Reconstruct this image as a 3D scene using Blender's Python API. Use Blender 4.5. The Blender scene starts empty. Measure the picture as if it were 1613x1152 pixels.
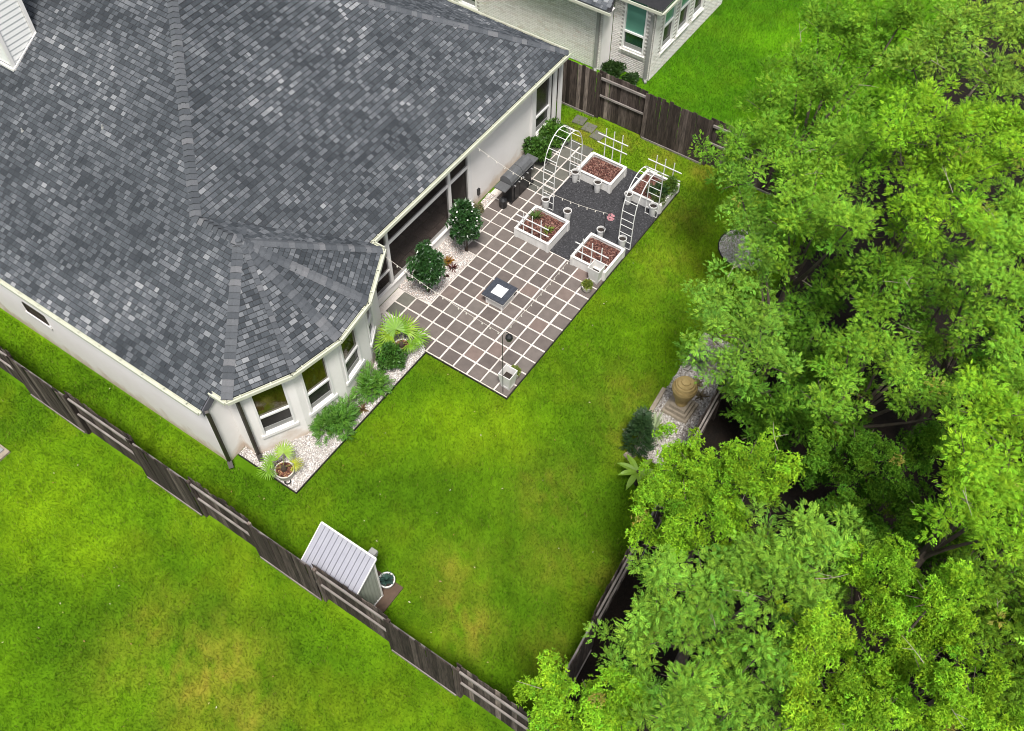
import bpy, math, random
import numpy as np
from mathutils import Vector, Matrix
random.seed(7); RNG = np.random.default_rng(11)
scene = bpy.context.scene
COL = scene.collection
R_ = math.radians

# ------------------------------------------------------------------ camera, sky, sun, exposure
cam_d = bpy.data.cameras.new('camera'); cam = bpy.data.objects.new('camera', cam_d); COL.objects.link(cam)
cam_d.sensor_width = 36.0; cam_d.lens = 1554.2 / 1613 * 36.0; cam_d.clip_start = 0.1; cam_d.clip_end = 3000
_pitch, _roll, _yaw = R_(54.173), R_(-0.100), R_(34.416)
_f = Vector((math.cos(_yaw)*math.cos(_pitch), math.sin(_yaw)*math.cos(_pitch), -math.sin(_pitch)))
_r = _f.cross(Vector((0, 0, 1))).normalized(); _d = _f.cross(_r)
_r2 = math.cos(_roll)*_r + math.sin(_roll)*_d; _d2 = -math.sin(_roll)*_r + math.cos(_roll)*_d
CAM = Vector((-12.592, -11.208, 21.979))
cam.matrix_world = Matrix(((_r2.x, -_d2.x, -_f.x, CAM.x), (_r2.y, -_d2.y, -_f.y, CAM.y), (_r2.z, -_d2.z, -_f.z, CAM.z), (0, 0, 0, 1)))
scene.camera = cam

SUN_EL, SUN_AZ = R_(66), R_(-140)         # azimuth measured from +x towards +y: light comes from the -y, -x side
sdir = Vector((math.cos(SUN_EL)*math.cos(SUN_AZ), math.cos(SUN_EL)*math.sin(SUN_AZ), math.sin(SUN_EL)))
world = bpy.data.worlds.new('World'); scene.world = world; world.use_nodes = True
wn = world.node_tree; bg = wn.nodes['Background']
sky = wn.nodes.new('ShaderNodeTexSky'); sky.sky_type = 'NISHITA'; sky.sun_disc = False
sky.sun_elevation = SUN_EL; sky.sun_rotation = math.atan2(sdir.x, sdir.y); sky.air_density = 1.0; sky.dust_density = 3.0; sky.ozone_density = 0.6
hsv = wn.nodes.new('ShaderNodeHueSaturation'); hsv.inputs['Saturation'].default_value = 0.42     # thin high overcast: a paler sky
wn.links.new(sky.outputs[0], hsv.inputs['Color']); wn.links.new(hsv.outputs[0], bg.inputs[0]); bg.inputs[1].default_value = 0.105
sun_d = bpy.data.lights.new('sun', 'SUN'); sun = bpy.data.objects.new('sun', sun_d); COL.objects.link(sun)
sun_d.energy = 2.9; sun_d.angle = R_(12); sun_d.color = (1.0, 0.96, 0.90)
sun.rotation_euler = sdir.to_track_quat('Z', 'Y').to_euler(); sun.location = (0, 0, 40)
vs = scene.view_settings; vs.view_transform = 'Standard'; vs.look = 'None'; vs.gamma = 1.0; vs.use_curve_mapping = False; vs.exposure = 0.64
scene.render.engine = 'CYCLES'; scene.cycles.filter_width = 1.05; scene.cycles.diffuse_bounces = 2

# ------------------------------------------------------------------ helpers
ORG = {}
def tag(o, label=None, cat=None, group=None, kind=None):
    if label: o['label'] = label
    if cat: o['category'] = cat
    if group: o['group'] = group
    if kind: o['kind'] = kind
    return o
def thing(name, loc, label, cat, group=None, rz=0.0):
    o = bpy.data.objects.new(name, None); COL.objects.link(o)
    o.location = loc; o.rotation_euler = (0, 0, rz); o.empty_display_size = 0.2
    ORG[o] = Vector(loc)
    return tag(o, label, cat, group)
def link(name, me, parent=None, loc=None, mat=None):
    o = bpy.data.objects.new(name, me); COL.objects.link(o)
    if parent is not None: o.parent = parent
    if loc is not None: o.location = loc
    if mat is not None and not me.materials: me.materials.append(mat)
    return o
def copy_tree(o, parent=None):
    c = o.copy(); COL.objects.link(c); c.parent = parent
    for ch in list(o.children): copy_tree(ch, c)
    return c
class MB:
    def __init__(s): s.v = []; s.f = []
    def add(s, v, f):
        n = len(s.v); s.v += [tuple(p) for p in v]; s.f += [tuple(i + n for i in q) for q in f]; return s
    def bx(s, x0, x1, y0, y1, z0, z1):
        return s.add([(x0,y0,z0),(x1,y0,z0),(x1,y1,z0),(x0,y1,z0),(x0,y0,z1),(x1,y0,z1),(x1,y1,z1),(x0,y1,z1)],
                     [(0,3,2,1),(4,5,6,7),(0,1,5,4),(1,2,6,5),(2,3,7,6),(3,0,4,7)])
    def beam(s, p, q, w, h, up=(0,0,1)):
        p, q = Vector(p), Vector(q); d = (q-p).normalized(); up = Vector(up)
        if abs(d.dot(up)) > .98: up = Vector((1,0,0))
        sd = d.cross(up).normalized(); u = sd.cross(d)
        c = [p+sd*a*w/2+u*b*h/2 for a,b in ((-1,-1),(1,-1),(1,1),(-1,1))] + [q+sd*a*w/2+u*b*h/2 for a,b in ((-1,-1),(1,-1),(1,1),(-1,1))]
        return s.add(c, [(3,2,1,0),(4,5,6,7),(0,1,5,4),(1,2,6,5),(2,3,7,6),(3,0,4,7)])
    def tube(s, pts, r, n=6, closed=False):
        pts = [Vector(p) for p in pts]; m = len(pts); rs = r if hasattr(r, '__len__') else [r]*m
        v = []; f = []
        for i, p in enumerate(pts):
            d = (pts[(i+1) % m if closed else min(i+1, m-1)] - pts[(i-1) if closed else max(i-1, 0)]).normalized()
            up = Vector((0,0,1)) if abs(d.z) < .9 else Vector((1,0,0))
            a = d.cross(up).normalized(); b = a.cross(d)
            v += [p + (a*math.cos(2*math.pi*k/n) + b*math.sin(2*math.pi*k/n))*rs[i] for k in range(n)]
        for i in range(m if closed else m-1):
            j = (i+1) % m
            f += [(i*n+k, i*n+(k+1)%n, j*n+(k+1)%n, j*n+k) for k in range(n)]
        if not closed: f += [tuple(range(n-1,-1,-1)), tuple(range((m-1)*n, m*n))]
        return s.add(v, f)
    def lathe(s, prof, n=16, c=(0,0,0), cap0=True, cap1=True):
        v = [(c[0]+r*math.cos(2*math.pi*k/n), c[1]+r*math.sin(2*math.pi*k/n), c[2]+z) for r, z in prof for k in range(n)]
        f = [(i*n+k, i*n+(k+1)%n, (i+1)*n+(k+1)%n, (i+1)*n+k) for i in range(len(prof)-1) for k in range(n)]
        if cap0: f.append(tuple(range(n-1,-1,-1)))
        if cap1: f.append(tuple(range((len(prof)-1)*n, len(prof)*n)))
        return s.add(v, f)
    def frustum(s, c, a0, a1, z0, z1):
        x, y = c; v = [(x+i*a0, y+j*a0, z0) for i,j in ((-1,-1),(1,-1),(1,1),(-1,1))] + [(x+i*a1, y+j*a1, z1) for i,j in ((-1,-1),(1,-1),(1,1),(-1,1))]
        return s.add(v, [(3,2,1,0),(4,5,6,7),(0,1,5,4),(1,2,6,5),(2,3,7,6),(3,0,4,7)])
    def prism(s, poly, z0, z1):
        n = len(poly); v = [(x,y,z0) for x,y in poly] + [(x,y,z1) for x,y in poly]
        return s.add(v, [tuple(range(n-1,-1,-1)), tuple(range(n,2*n))] + [(i,(i+1)%n,n+(i+1)%n,n+i) for i in range(n)])
    def mesh(s, name, mat=None, smooth=False, org=None):
        me = bpy.data.meshes.new(name); v = s.v
        if org is not None: v = [(a-org[0], b-org[1], c-org[2]) for a,b,c in v]
        me.from_pydata(v, [], s.f)
        if smooth:
            me.polygons.foreach_set('use_smooth', [True]*len(me.polygons)); 
            try: me.set_sharp_from_angle(angle=R_(40))
            except Exception: pass
        if mat: me.materials.append(mat)
        me.update(); return me
    def build(s, name, mat, parent=None, smooth=False, label=None):
        """vertices are in world space; parent's base is subtracted"""
        o = None
        if parent is not None:
            org = ORG[parent]; o = link(name, s.mesh(name, mat, smooth, org), parent); ORG[o] = org
        else:
            o = link(name, s.mesh(name, mat, smooth)); ORG[o] = Vector((0,0,0))
        if label: o['label'] = label
        return o
def npmesh(name, V, F, mat, tint=None):
    """V (n,3); F (m,k) polygons of equal size k; tint (n,3) per-vertex colour"""
    me = bpy.data.meshes.new(name); V = np.asarray(V, np.float32); F = np.asarray(F, np.int32); k = F.shape[1]
    me.vertices.add(len(V)); me.vertices.foreach_set('co', V.ravel())
    me.loops.add(F.size); me.loops.foreach_set('vertex_index', F.ravel())
    me.polygons.add(len(F)); me.polygons.foreach_set('loop_start', np.arange(0, F.size, k, dtype=np.int32))
    me.update(calc_edges=True)
    if tint is not None:
        at = me.attributes.new('tint', 'FLOAT_COLOR', 'POINT')
        at.data.foreach_set('color', np.c_[np.asarray(tint, np.float32), np.ones(len(V), np.float32)].ravel())
    me.materials.append(mat); return me

# value noise in numpy (for the natural patchiness of turf, shingles and leaves)
_tab = RNG.random((256, 256))
def vnoise(x, y, sc, seed=0):
    x = np.asarray(x)*sc + seed*17.3 + 1000; y = np.asarray(y)*sc + seed*9.1 + 1000
    xi, yi = np.floor(x).astype(int), np.floor(y).astype(int); fx, fy = x-xi, y-yi
    fx = fx*fx*(3-2*fx); fy = fy*fy*(3-2*fy)
    g = lambda a, b: _tab[a & 255, b & 255]
    return (g(xi,yi)*(1-fx)+g(xi+1,yi)*fx)*(1-fy) + (g(xi,yi+1)*(1-fx)+g(xi+1,yi+1)*fx)*fy
def fbm(x, y, sc, seed=0):
    return (vnoise(x,y,sc,seed)*.5 + vnoise(x,y,sc*2.1,seed+1)*.3 + vnoise(x,y,sc*4.3,seed+2)*.2)

# ------------------------------------------------------------------ materials
def mat_base(name):
    m = bpy.data.materials.new(name); m.use_nodes = True; nt = m.node_tree
    return m, nt, nt.nodes, nt.links, nt.nodes['Principled BSDF']
def pmat(name, c1, c2=None, scale=4.0, rough=.8, bump=0.0, bscale=None, stretch=(1,1,1), metal=0.0, spec=.3, src=None, ramp=None, detail=5.0, contrast=.25, dirt=None):
    """procedural surface: two-tone noise, optional per-piece tone (src='object' or 'tint'), bump, dirt near the ground"""
    m, nt, N, L, P = mat_base(name)
    geo = N.new('ShaderNodeNewGeometry'); mp = N.new('ShaderNodeMapping'); mp.inputs['Scale'].default_value = stretch
    L.new(geo.outputs['Position'], mp.inputs['Vector'])
    nz = N.new('ShaderNodeTexNoise'); nz.inputs['Scale'].default_value = scale; nz.inputs['Detail'].default_value = detail; nz.inputs['Roughness'].default_value = .65
    L.new(mp.outputs[0], nz.inputs['Vector'])
    rr = N.new('ShaderNodeMapRange'); rr.inputs[1].default_value = .5-contrast; rr.inputs[2].default_value = .5+contrast
    L.new(nz.outputs['Fac'], rr.inputs[0])
    mx = N.new('ShaderNodeMix'); mx.data_type = 'RGBA'
    mx.inputs[6].default_value = (*c1, 1); mx.inputs[7].default_value = (*(c2 or [c*.8 for c in c1]), 1)
    L.new(rr.outputs[0], mx.inputs[0]); out = mx.outputs[2]
    if src:
        if src == 'object':
            oi = N.new('ShaderNodeObjectInfo'); cr = N.new('ShaderNodeValToRGB'); L.new(oi.outputs['Random'], cr.inputs[0])
            els = cr.color_ramp.elements
            for k, (p, c) in enumerate(ramp):
                e = els[k] if k < 2 else els.new(p)
                e.position = p; e.color = (*c, 1)
            cr.color_ramp.interpolation = 'CONSTANT' if len(ramp) > 6 else 'LINEAR'
            tcol = cr.outputs[0]
        else:
            at = N.new('ShaderNodeAttribute'); at.attribute_name = 'tint'; tcol = at.outputs['Color']
        ml = N.new('ShaderNodeMix'); ml.data_type = 'RGBA'; ml.blend_type = 'MULTIPLY'; ml.inputs[0].default_value = 1
        L.new(out, ml.inputs[6]); L.new(tcol, ml.inputs[7]); out = ml.outputs[2]
    if dirt:
        sp = N.new('ShaderNodeSeparateXYZ'); L.new(geo.outputs['Position'], sp.inputs[0])
        n2 = N.new('ShaderNodeTexNoise'); n2.inputs['Scale'].default_value = 2.2; n2.inputs['Detail'].default_value = 6
        L.new(geo.outputs['Position'], n2.inputs['Vector'])
        ad = N.new('ShaderNodeMath'); ad.operation = 'MULTIPLY_ADD'; ad.inputs[1].default_value = -1.1; L.new(n2.outputs['Fac'], ad.inputs[0]); L.new(sp.outputs['Z'], ad.inputs[2])
        mr = N.new('ShaderNodeMapRange'); mr.inputs[1].default_value = -.5; mr.inputs[2].default_value = -.1; mr.inputs[3].default_value = .75; mr.inputs[4].default_value = 0
        L.new(ad.outputs[0], mr.inputs[0])
        md = N.new('ShaderNodeMix'); md.data_type = 'RGBA'; md.inputs[7].default_value = (*dirt, 1)
        L.new(mr.outputs[0], md.inputs[0]); L.new(out, md.inputs[6]); out = md.outputs[2]
    L.new(out, P.inputs['Base Color'])
    P.inputs['Roughness'].default_value = rough; P.inputs['Metallic'].default_value = metal; P.inputs['Specular IOR Level'].default_value = spec
    if bump:
        nb = N.new('ShaderNodeTexNoise'); nb.inputs['Scale'].default_value = bscale or scale*4; nb.inputs['Detail'].default_value = 4
        L.new(mp.outputs[0], nb.inputs['Vector'])
        b = N.new('ShaderNodeBump'); b.inputs['Strength'].default_value = bump; b.inputs['Distance'].default_value = .02
        L.new(nb.outputs['Fac'], b.inputs['Height']); L.new(b.outputs[0], P.inputs['Normal'])
    return m
def leafmat(name, mult=(1,1,1), trans=.16, gloss=.004, rough=.5):
    m, nt, N, L, P = mat_base(name); N.remove(P)
    at = N.new('ShaderNodeAttribute'); at.attribute_name = 'tint'
    ml = N.new('ShaderNodeMix'); ml.data_type = 'RGBA'; ml.blend_type = 'MULTIPLY'; ml.inputs[0].default_value = 1; ml.inputs[7].default_value = (*mult, 1)
    L.new(at.outputs['Color'], ml.inputs[6])
    df = N.new('ShaderNodeBsdfDiffuse'); tr = N.new('ShaderNodeBsdfTranslucent'); gl = N.new('ShaderNodeBsdfGlossy'); gl.inputs['Roughness'].default_value = rough
    for n in (df, tr): L.new(ml.outputs[2], n.inputs['Color'])
    m1 = N.new('ShaderNodeMixShader'); m1.inputs[0].default_value = trans; L.new(df.outputs[0], m1.inputs[1]); L.new(tr.outputs[0], m1.inputs[2])
    m2 = N.new('ShaderNodeMixShader'); m2.inputs[0].default_value = gloss; L.new(m1.outputs[0], m2.inputs[1]); L.new(gl.outputs[0], m2.inputs[2])
    L.new(m2.outputs[0], nt.nodes['Material Output'].inputs['Surface']); return m
def glassmat(name, col, rough=.05, spec=.8, c2=None, scale=1.5):
    return pmat(name, col, c2 or [c*.6 for c in col], scale=scale, rough=rough, spec=spec, detail=2)

WALL = pmat('painted_wall', (.88,.855,.83), (.83,.80,.77), scale=1.6, rough=.85, bump=.25, bscale=30, dirt=(.52,.40,.29))
TRIM = pmat('white_trim', (.82,.80,.78), (.76,.74,.72), scale=3, rough=.6)
GUTTER = pmat('gutter_metal', (.60,.61,.50), (.48,.49,.39), scale=5, rough=.5, spec=.4)
PIPE = pmat('brown_pipe', (.022,.016,.013), (.035,.027,.022), scale=6, rough=.45, spec=.5)
SHRAMP = [(0,(.044,.050,.057)),(.25,(.068,.076,.085)),(.5,(.094,.103,.114)),(.75,(.128,.137,.149)),(.92,(.175,.184,.196)),(1,(.29,.297,.305))]
SH_OBJ = pmat('shingle_single', (1.05,1.05,1.05), (.75,.76,.78), scale=26, rough=.95, bump=.5, bscale=160, spec=.15, src='object', ramp=SHRAMP)
SH_TIN = pmat('shingle_run', (1.05,1.05,1.05), (.75,.76,.78), scale=26, rough=.95, bump=.5, bscale=160, spec=.15, src='tint')
CAPRAMP = [(0,(.074,.081,.090)),(.4,(.096,.104,.114)),(.7,(.118,.125,.135)),(1,(.165,.168,.176))]
SHADE_BAND = pmat('asphalt_shade_edge', (.026,.028,.031), (.040,.042,.046), scale=20, rough=.95)  # dark asphalt edge; course shadow lines are put into this colour too
CAPM = pmat('ridge_cap_grit', (1.05,1.05,1.05), (.78,.78,.80), scale=30, rough=.95, bump=.4, bscale=160, spec=.15, src='object', ramp=CAPRAMP)
SHEATH = pmat('roof_underlay', (.02,.021,.023), (.03,.03,.033), scale=8, rough=.95)
FASCIA = pmat('fascia_grey', (.10,.10,.12), (.13,.13,.15), scale=5, rough=.7)
GLASS_OLIVE = glassmat('window_glass_upper', (.060,.048,.006), .06, .9, (.030,.026,.004), 2.2)  # olive reflection of lawn and trees painted into the pane colour
GLASS_DARK = glassmat('window_screen_lower', (.030,.029,.028), .25, .5)
GLASS_TEAL = glassmat('teal_window_glass', (.10,.26,.20), .08, .9, (.13,.32,.25), .8)
GLASS_DKTEAL = glassmat('dark_teal_glass', (.015,.045,.038), .08, .9)
FRAME = pmat('window_frame', (.80,.79,.77), (.74,.73,.71), scale=6, rough=.5)
BLIND = pmat('window_sash_grey', (.30,.30,.29), (.24,.24,.23), scale=6, rough=.6)
PAVER_RAMP = [(0,(.118,.098,.090)),(.35,(.145,.122,.110)),(.7,(.160,.135,.122)),(.92,(.155,.138,.124)),(1,(.20,.145,.125))]
PAVER = pmat('brown_paver', (1.10,1.10,1.10), (.78,.78,.79), scale=4.5, rough=.9, bump=.3, bscale=60, src='object', ramp=PAVER_RAMP)
PAVER_G = pmat('grey_green_paver', (1.05,1.05,1.05), (.75,.75,.75), scale=6, rough=.92, bump=.3, bscale=60, src='object', ramp=[(0,(.10,.10,.088)),(1,(.17,.165,.14))])
GROUT = pmat('white_joint_gravel', (.74,.69,.645), (.54,.485,.445), scale=22, rough=.95, bump=.6, bscale=70)
STEEL = pmat('dark_edging_steel', (.018,.016,.015), (.035,.03,.026), scale=10, rough=.7)
PAD = pmat('dark_slate_base', (.030,.030,.033), (.055,.055,.060), scale=14, rough=.95, bump=.7, bscale=60)
CHIP = pmat('slate_chips', (1,1,1), (.8,.8,.8), scale=30, rough=.85, spec=.35, src='tint')
PEBB = pmat('pebbles', (1,1,1), (.88,.88,.88), scale=30, rough=.9, src='tint')
BEDBASE = pmat('gravel_bed_base', (.52,.48,.45), (.38,.34,.31), scale=30, rough=.95, bump=.6, bscale=90)
WHITE_WOOD = pmat('white_painted_wood', (.78,.765,.745), (.63,.61,.58), scale=7, rough=.6, stretch=(1,1,.5))
MULCH = pmat('red_mulch', (.17,.075,.058), (.055,.026,.022), scale=26, rough=.95, bump=1.0, bscale=60, contrast=.15)
MULCHBITS = pmat('mulch_bits', (1,1,1), (.7,.7,.7), scale=30, rough=.95, src='tint')
WIRE = pmat('white_metal_wire', (.80,.80,.78), (.72,.72,.70), scale=8, rough=.4, spec=.5)
POTW = pmat('white_glazed_pot', (.78,.77,.75), (.68,.67,.65), scale=7, rough=.45, spec=.5)
POTC = pmat('cream_pot', (.66,.63,.57), (.55,.52,.46), scale=7, rough=.6)
SOIL = pmat('dark_soil', (.020,.016,.014), (.05,.04,.034), scale=30, rough=.95, bump=.8, bscale=60)
BARK = pmat('bark', (.12,.095,.075), (.055,.043,.034), scale=6, rough=.95, bump=.8, bscale=20, stretch=(1,1,.3))
DARKBARK = pmat('thin_brown_stem', (.075,.055,.04), (.045,.033,.025), scale=12, rough=.9)
WOODRAMP = [(0,(.022,.017,.015)),(.4,(.040,.033,.029)),(.75,(.060,.050,.045)),(.92,(.10,.087,.080)),(1,(.19,.168,.152))]
FENCE = pmat('weathered_fence', (2.0,1.82,1.70), (.34,.32,.31), scale=22, rough=.95, bump=.6, bscale=26, stretch=(1,1,.12), src='object', ramp=WOODRAMP, contrast=.22)
RAIL = pmat('weathered_rail', (.30,.27,.25), (.15,.13,.12), scale=9, rough=.95, bump=.5, bscale=30, stretch=(.3,.3,1), contrast=.2)
RAIL_R = pmat('grey_brown_rail', (.34,.28,.25), (.20,.16,.14), scale=9, rough=.9, stretch=(1,.3,1))
BLACK = pmat('black_enamel', (.012,.012,.013), (.022,.022,.024), scale=9, rough=.4, spec=.5)
GREYMETAL = pmat('grey_grill_lid', (.17,.175,.18), (.12,.122,.127), scale=7, rough=.42, metal=.35, spec=.5)
CHROME = pmat('bright_metal', (.75,.75,.75), (.6,.6,.6), scale=9, rough=.2, metal=.9)
GRANITE = pmat('blue_grey_slab', (.055,.062,.080), (.030,.034,.045), scale=16, rough=.5, spec=.5, contrast=.15)
FIREGLASS = pmat('white_fire_glass', (.82,.82,.82), (.70,.70,.72), scale=40, rough=.5, bump=.5, bscale=90)
SHEDROOF = pmat('shed_roof_sheet', (.34,.34,.38), (.28,.28,.32), scale=4, rough=.5, spec=.4)
SHEDWALL = pmat('shed_wall_panel', (.40,.42,.37), (.32,.34,.29), scale=5, rough=.65)
PADWOOD = pmat('brown_shed_base', (.13,.085,.06), (.08,.055,.04), scale=9, rough=.9)
STONE = pmat('tan_urn_stone', (.50,.37,.16), (.36,.26,.10), scale=7, rough=.85, bump=.4, bscale=40)
STONEP = pmat('pale_plinth_stone', (.36,.31,.24), (.24,.20,.15), scale=6, rough=.9, bump=.4, bscale=40)
BRICKRAMP = [(0,(.66,.63,.58)),(.25,(.74,.72,.68)),(.95,(.80,.78,.745)),(1,(.68,.62,.56))]
BRICKM = pmat('white_painted_brick', (1.02,1.02,1.02), (.90,.90,.89), scale=12, rough=.9, bump=.3, bscale=50, src='object', ramp=BRICKRAMP)
BRICKT = pmat('white_painted_brick_run', (1.02,1.02,1.02), (.90,.90,.89), scale=12, rough=.9, bump=.3, bscale=50, src='tint')
MORTAR = pmat('grey_mortar', (.46,.44,.41), (.38,.36,.335), scale=14, rough=.95)
SIDING = pmat('white_lap_siding', (.80,.80,.79), (.76,.76,.75), scale=3, rough=.6)
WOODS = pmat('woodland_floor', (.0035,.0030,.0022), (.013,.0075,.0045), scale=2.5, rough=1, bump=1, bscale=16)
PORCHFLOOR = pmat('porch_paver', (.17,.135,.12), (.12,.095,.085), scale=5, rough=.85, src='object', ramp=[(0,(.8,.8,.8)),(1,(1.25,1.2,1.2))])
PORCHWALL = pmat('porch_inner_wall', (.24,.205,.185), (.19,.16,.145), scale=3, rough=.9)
TURF = pmat('turf_soil_and_thatch', (1.02,1.02,1.0), (.80,.82,.8), scale=9, rough=1, bump=1, bscale=45, spec=.05, src='tint')
GRASS = leafmat('grass_blade', trans=.25, gloss=.03)
LEAF = leafmat('tree_leaf'); LEAF_D = leafmat('shiny_dark_leaf', trans=.2, gloss=.10, rough=.35); LEAF_S = leafmat('soft_leaf', trans=.3, gloss=.04)
STALK = pmat('green_leaf_stalk', (.16,.20,.04), (.12,.14,.03), scale=12, rough=.7)
TWIG = pmat('pale_dead_twig', (.36,.31,.25), (.26,.22,.17), scale=12, rough=.9)
PINK = pmat('pink_flower', (.55,.28,.30), (.40,.16,.19), scale=20, rough=.8)
CORD = pmat('pale_light_cord', (.70,.66,.58), (.6,.56,.5), scale=20, rough=.6)
BULB = pmat('clear_bulb', (.75,.72,.65), (.7,.66,.6), scale=20, rough=.15, spec=.8)
# insect screen: a fine dark mesh that lets most of the light through
SCREEN, _nt, _N, _L, _P = mat_base('insect_screen'); _N.remove(_P)
_tr = _N.new('ShaderNodeBsdfTransparent'); _df = _N.new('ShaderNodeBsdfDiffuse'); _df.inputs['Color'].default_value = (.05,.045,.042,1)
_wv = _N.new('ShaderNodeTexNoise'); _wv.inputs['Scale'].default_value = 3; _mr = _N.new('ShaderNodeMapRange'); _mr.inputs[3].default_value = .22; _mr.inputs[4].default_value = .32
_L.new(_wv.outputs['Fac'], _mr.inputs[0])
_mx = _N.new('ShaderNodeMixShader'); _L.new(_mr.outputs[0], _mx.inputs[0]); _L.new(_tr.outputs[0], _mx.inputs[1]); _L.new(_df.outputs[0], _mx.inputs[2])
_L.new(_mx.outputs[0], _nt.nodes['Material Output'].inputs['Surface'])

# ------------------------------------------------------------------ ground and turf
S = 0.46                                      # paver pitch
DRY = [(-5.25,-4.6,.75,.5),(-5.9,-4.8,.5,.55),(-6.2,-5.7,.6,.9),(-3.7,-6.3,.8,.35),(-3.3,-7.4,.6,.5),(-5.6,-7.4,.6,.5),(-10.35,-1.5,1.1,.85),(-10.6,-2.7,.9,.55),(-10.3,.4,.8,.4),(-11.4,.2,.9,.3),
       (9.6,1.0,.8,.7),(10.1,-1.6,.7,.6),(10.2,-.2,.6,.5),(10.2,-3.0,.6,.6),(8.0,-3.4,1.0,.35),(6.1,-4.1,1.1,.35),(1.5,-5.4,.9,.4),(.3,-6.0,.7,.4),(-2.2,-5.2,1.0,.3)]
LIME = [(-1.9,-2.0,1.0,.75),(-1.4,-3.2,.9,.6),(-3.0,-1.0,1.0,.4),(-10.0,4.8,1.3,.8),(-9.9,3.0,1.0,.65),(-9.1,6.2,.9,.45),(-10.6,6.3,1.2,.6)]
DEEP = [(-4.0,-2.7,1.3,.7),(-5.0,-1.7,1.0,.5),(-11.4,2.0,1.1,.55),(-8.0,7.6,.8,.6),(-9.0,-1.9,1.1,.6),(-8.3,-5.0,1.0,.5),(-6.9,6.0,.5,.4),(2.2,-4.0,1.5,.35),(-9.0,1.1,.9,.4)]
def turf_col(x, y):
    x = np.asarray(x, float); y = np.asarray(y, float)
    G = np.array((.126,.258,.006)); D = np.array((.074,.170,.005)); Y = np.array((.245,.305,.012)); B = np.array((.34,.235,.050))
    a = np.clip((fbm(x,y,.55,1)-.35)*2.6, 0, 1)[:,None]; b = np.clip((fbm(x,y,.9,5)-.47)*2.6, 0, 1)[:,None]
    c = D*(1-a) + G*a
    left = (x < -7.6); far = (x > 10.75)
    yellowing = np.where(left, .55, np.where(far, .2, .34))[:,None]  # share of yellow-green turf in each lawn
    c = c*(1-b*yellowing) + Y*(b*yellowing)
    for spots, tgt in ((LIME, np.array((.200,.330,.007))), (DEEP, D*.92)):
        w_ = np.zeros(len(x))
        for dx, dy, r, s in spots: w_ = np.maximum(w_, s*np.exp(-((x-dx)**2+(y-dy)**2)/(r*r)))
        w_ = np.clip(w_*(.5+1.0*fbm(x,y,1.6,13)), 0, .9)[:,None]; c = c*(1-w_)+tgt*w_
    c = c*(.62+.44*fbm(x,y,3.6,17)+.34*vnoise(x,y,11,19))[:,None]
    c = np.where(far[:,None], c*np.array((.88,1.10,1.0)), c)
    dry = np.zeros(len(x))
    for dx, dy, r, s in DRY: dry = np.maximum(dry, s*np.exp(-((x-dx)**2+(y-dy)**2)/(r*r)))
    dry = np.clip(dry*2.6*np.clip(fbm(x,y,2.6,9)*.6+vnoise(x,y,9,4)*.4-.22,0,1), 0, .9)[:,None]
    c = c*(1-dry) + (Y*.45+B*.55)*dry
    return c
def turf_sheet(name, x0, x1, y0, y1, z, st=.2):
    nx, ny = int((x1-x0)/st)+1, int((y1-y0)/st)+1
    X, Y = np.meshgrid(np.linspace(x0,x1,nx), np.linspace(y0,y1,ny)); X, Y = X.ravel(), Y.ravel()
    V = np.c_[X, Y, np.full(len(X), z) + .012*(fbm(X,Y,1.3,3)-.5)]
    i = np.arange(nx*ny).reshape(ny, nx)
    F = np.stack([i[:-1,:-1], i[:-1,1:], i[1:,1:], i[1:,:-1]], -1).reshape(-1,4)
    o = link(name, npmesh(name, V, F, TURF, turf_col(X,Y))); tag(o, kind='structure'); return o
g = MB(); g.add([(-400,-400,-.06),(400,-400,-.06),(400,400,-.06),(-400,400,-.06)], [(0,1,2,3)])
gm = g.mesh('ground', TURF); _a = gm.attributes.new('tint','FLOAT_COLOR','POINT'); _a.data.foreach_set('color', [.10,.2,.007,1]*4)
tag(link('ground', gm), kind='structure')
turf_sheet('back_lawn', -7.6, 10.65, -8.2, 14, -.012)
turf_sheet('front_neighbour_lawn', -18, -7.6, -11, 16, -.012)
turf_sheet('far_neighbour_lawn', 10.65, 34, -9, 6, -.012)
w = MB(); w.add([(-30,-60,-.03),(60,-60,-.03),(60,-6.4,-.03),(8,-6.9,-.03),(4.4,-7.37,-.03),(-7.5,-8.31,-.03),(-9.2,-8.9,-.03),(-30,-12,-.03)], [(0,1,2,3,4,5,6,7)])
wo = w.build('woodland_floor', WOODS); wo.location.z = .034; tag(wo, kind='structure')

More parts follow.
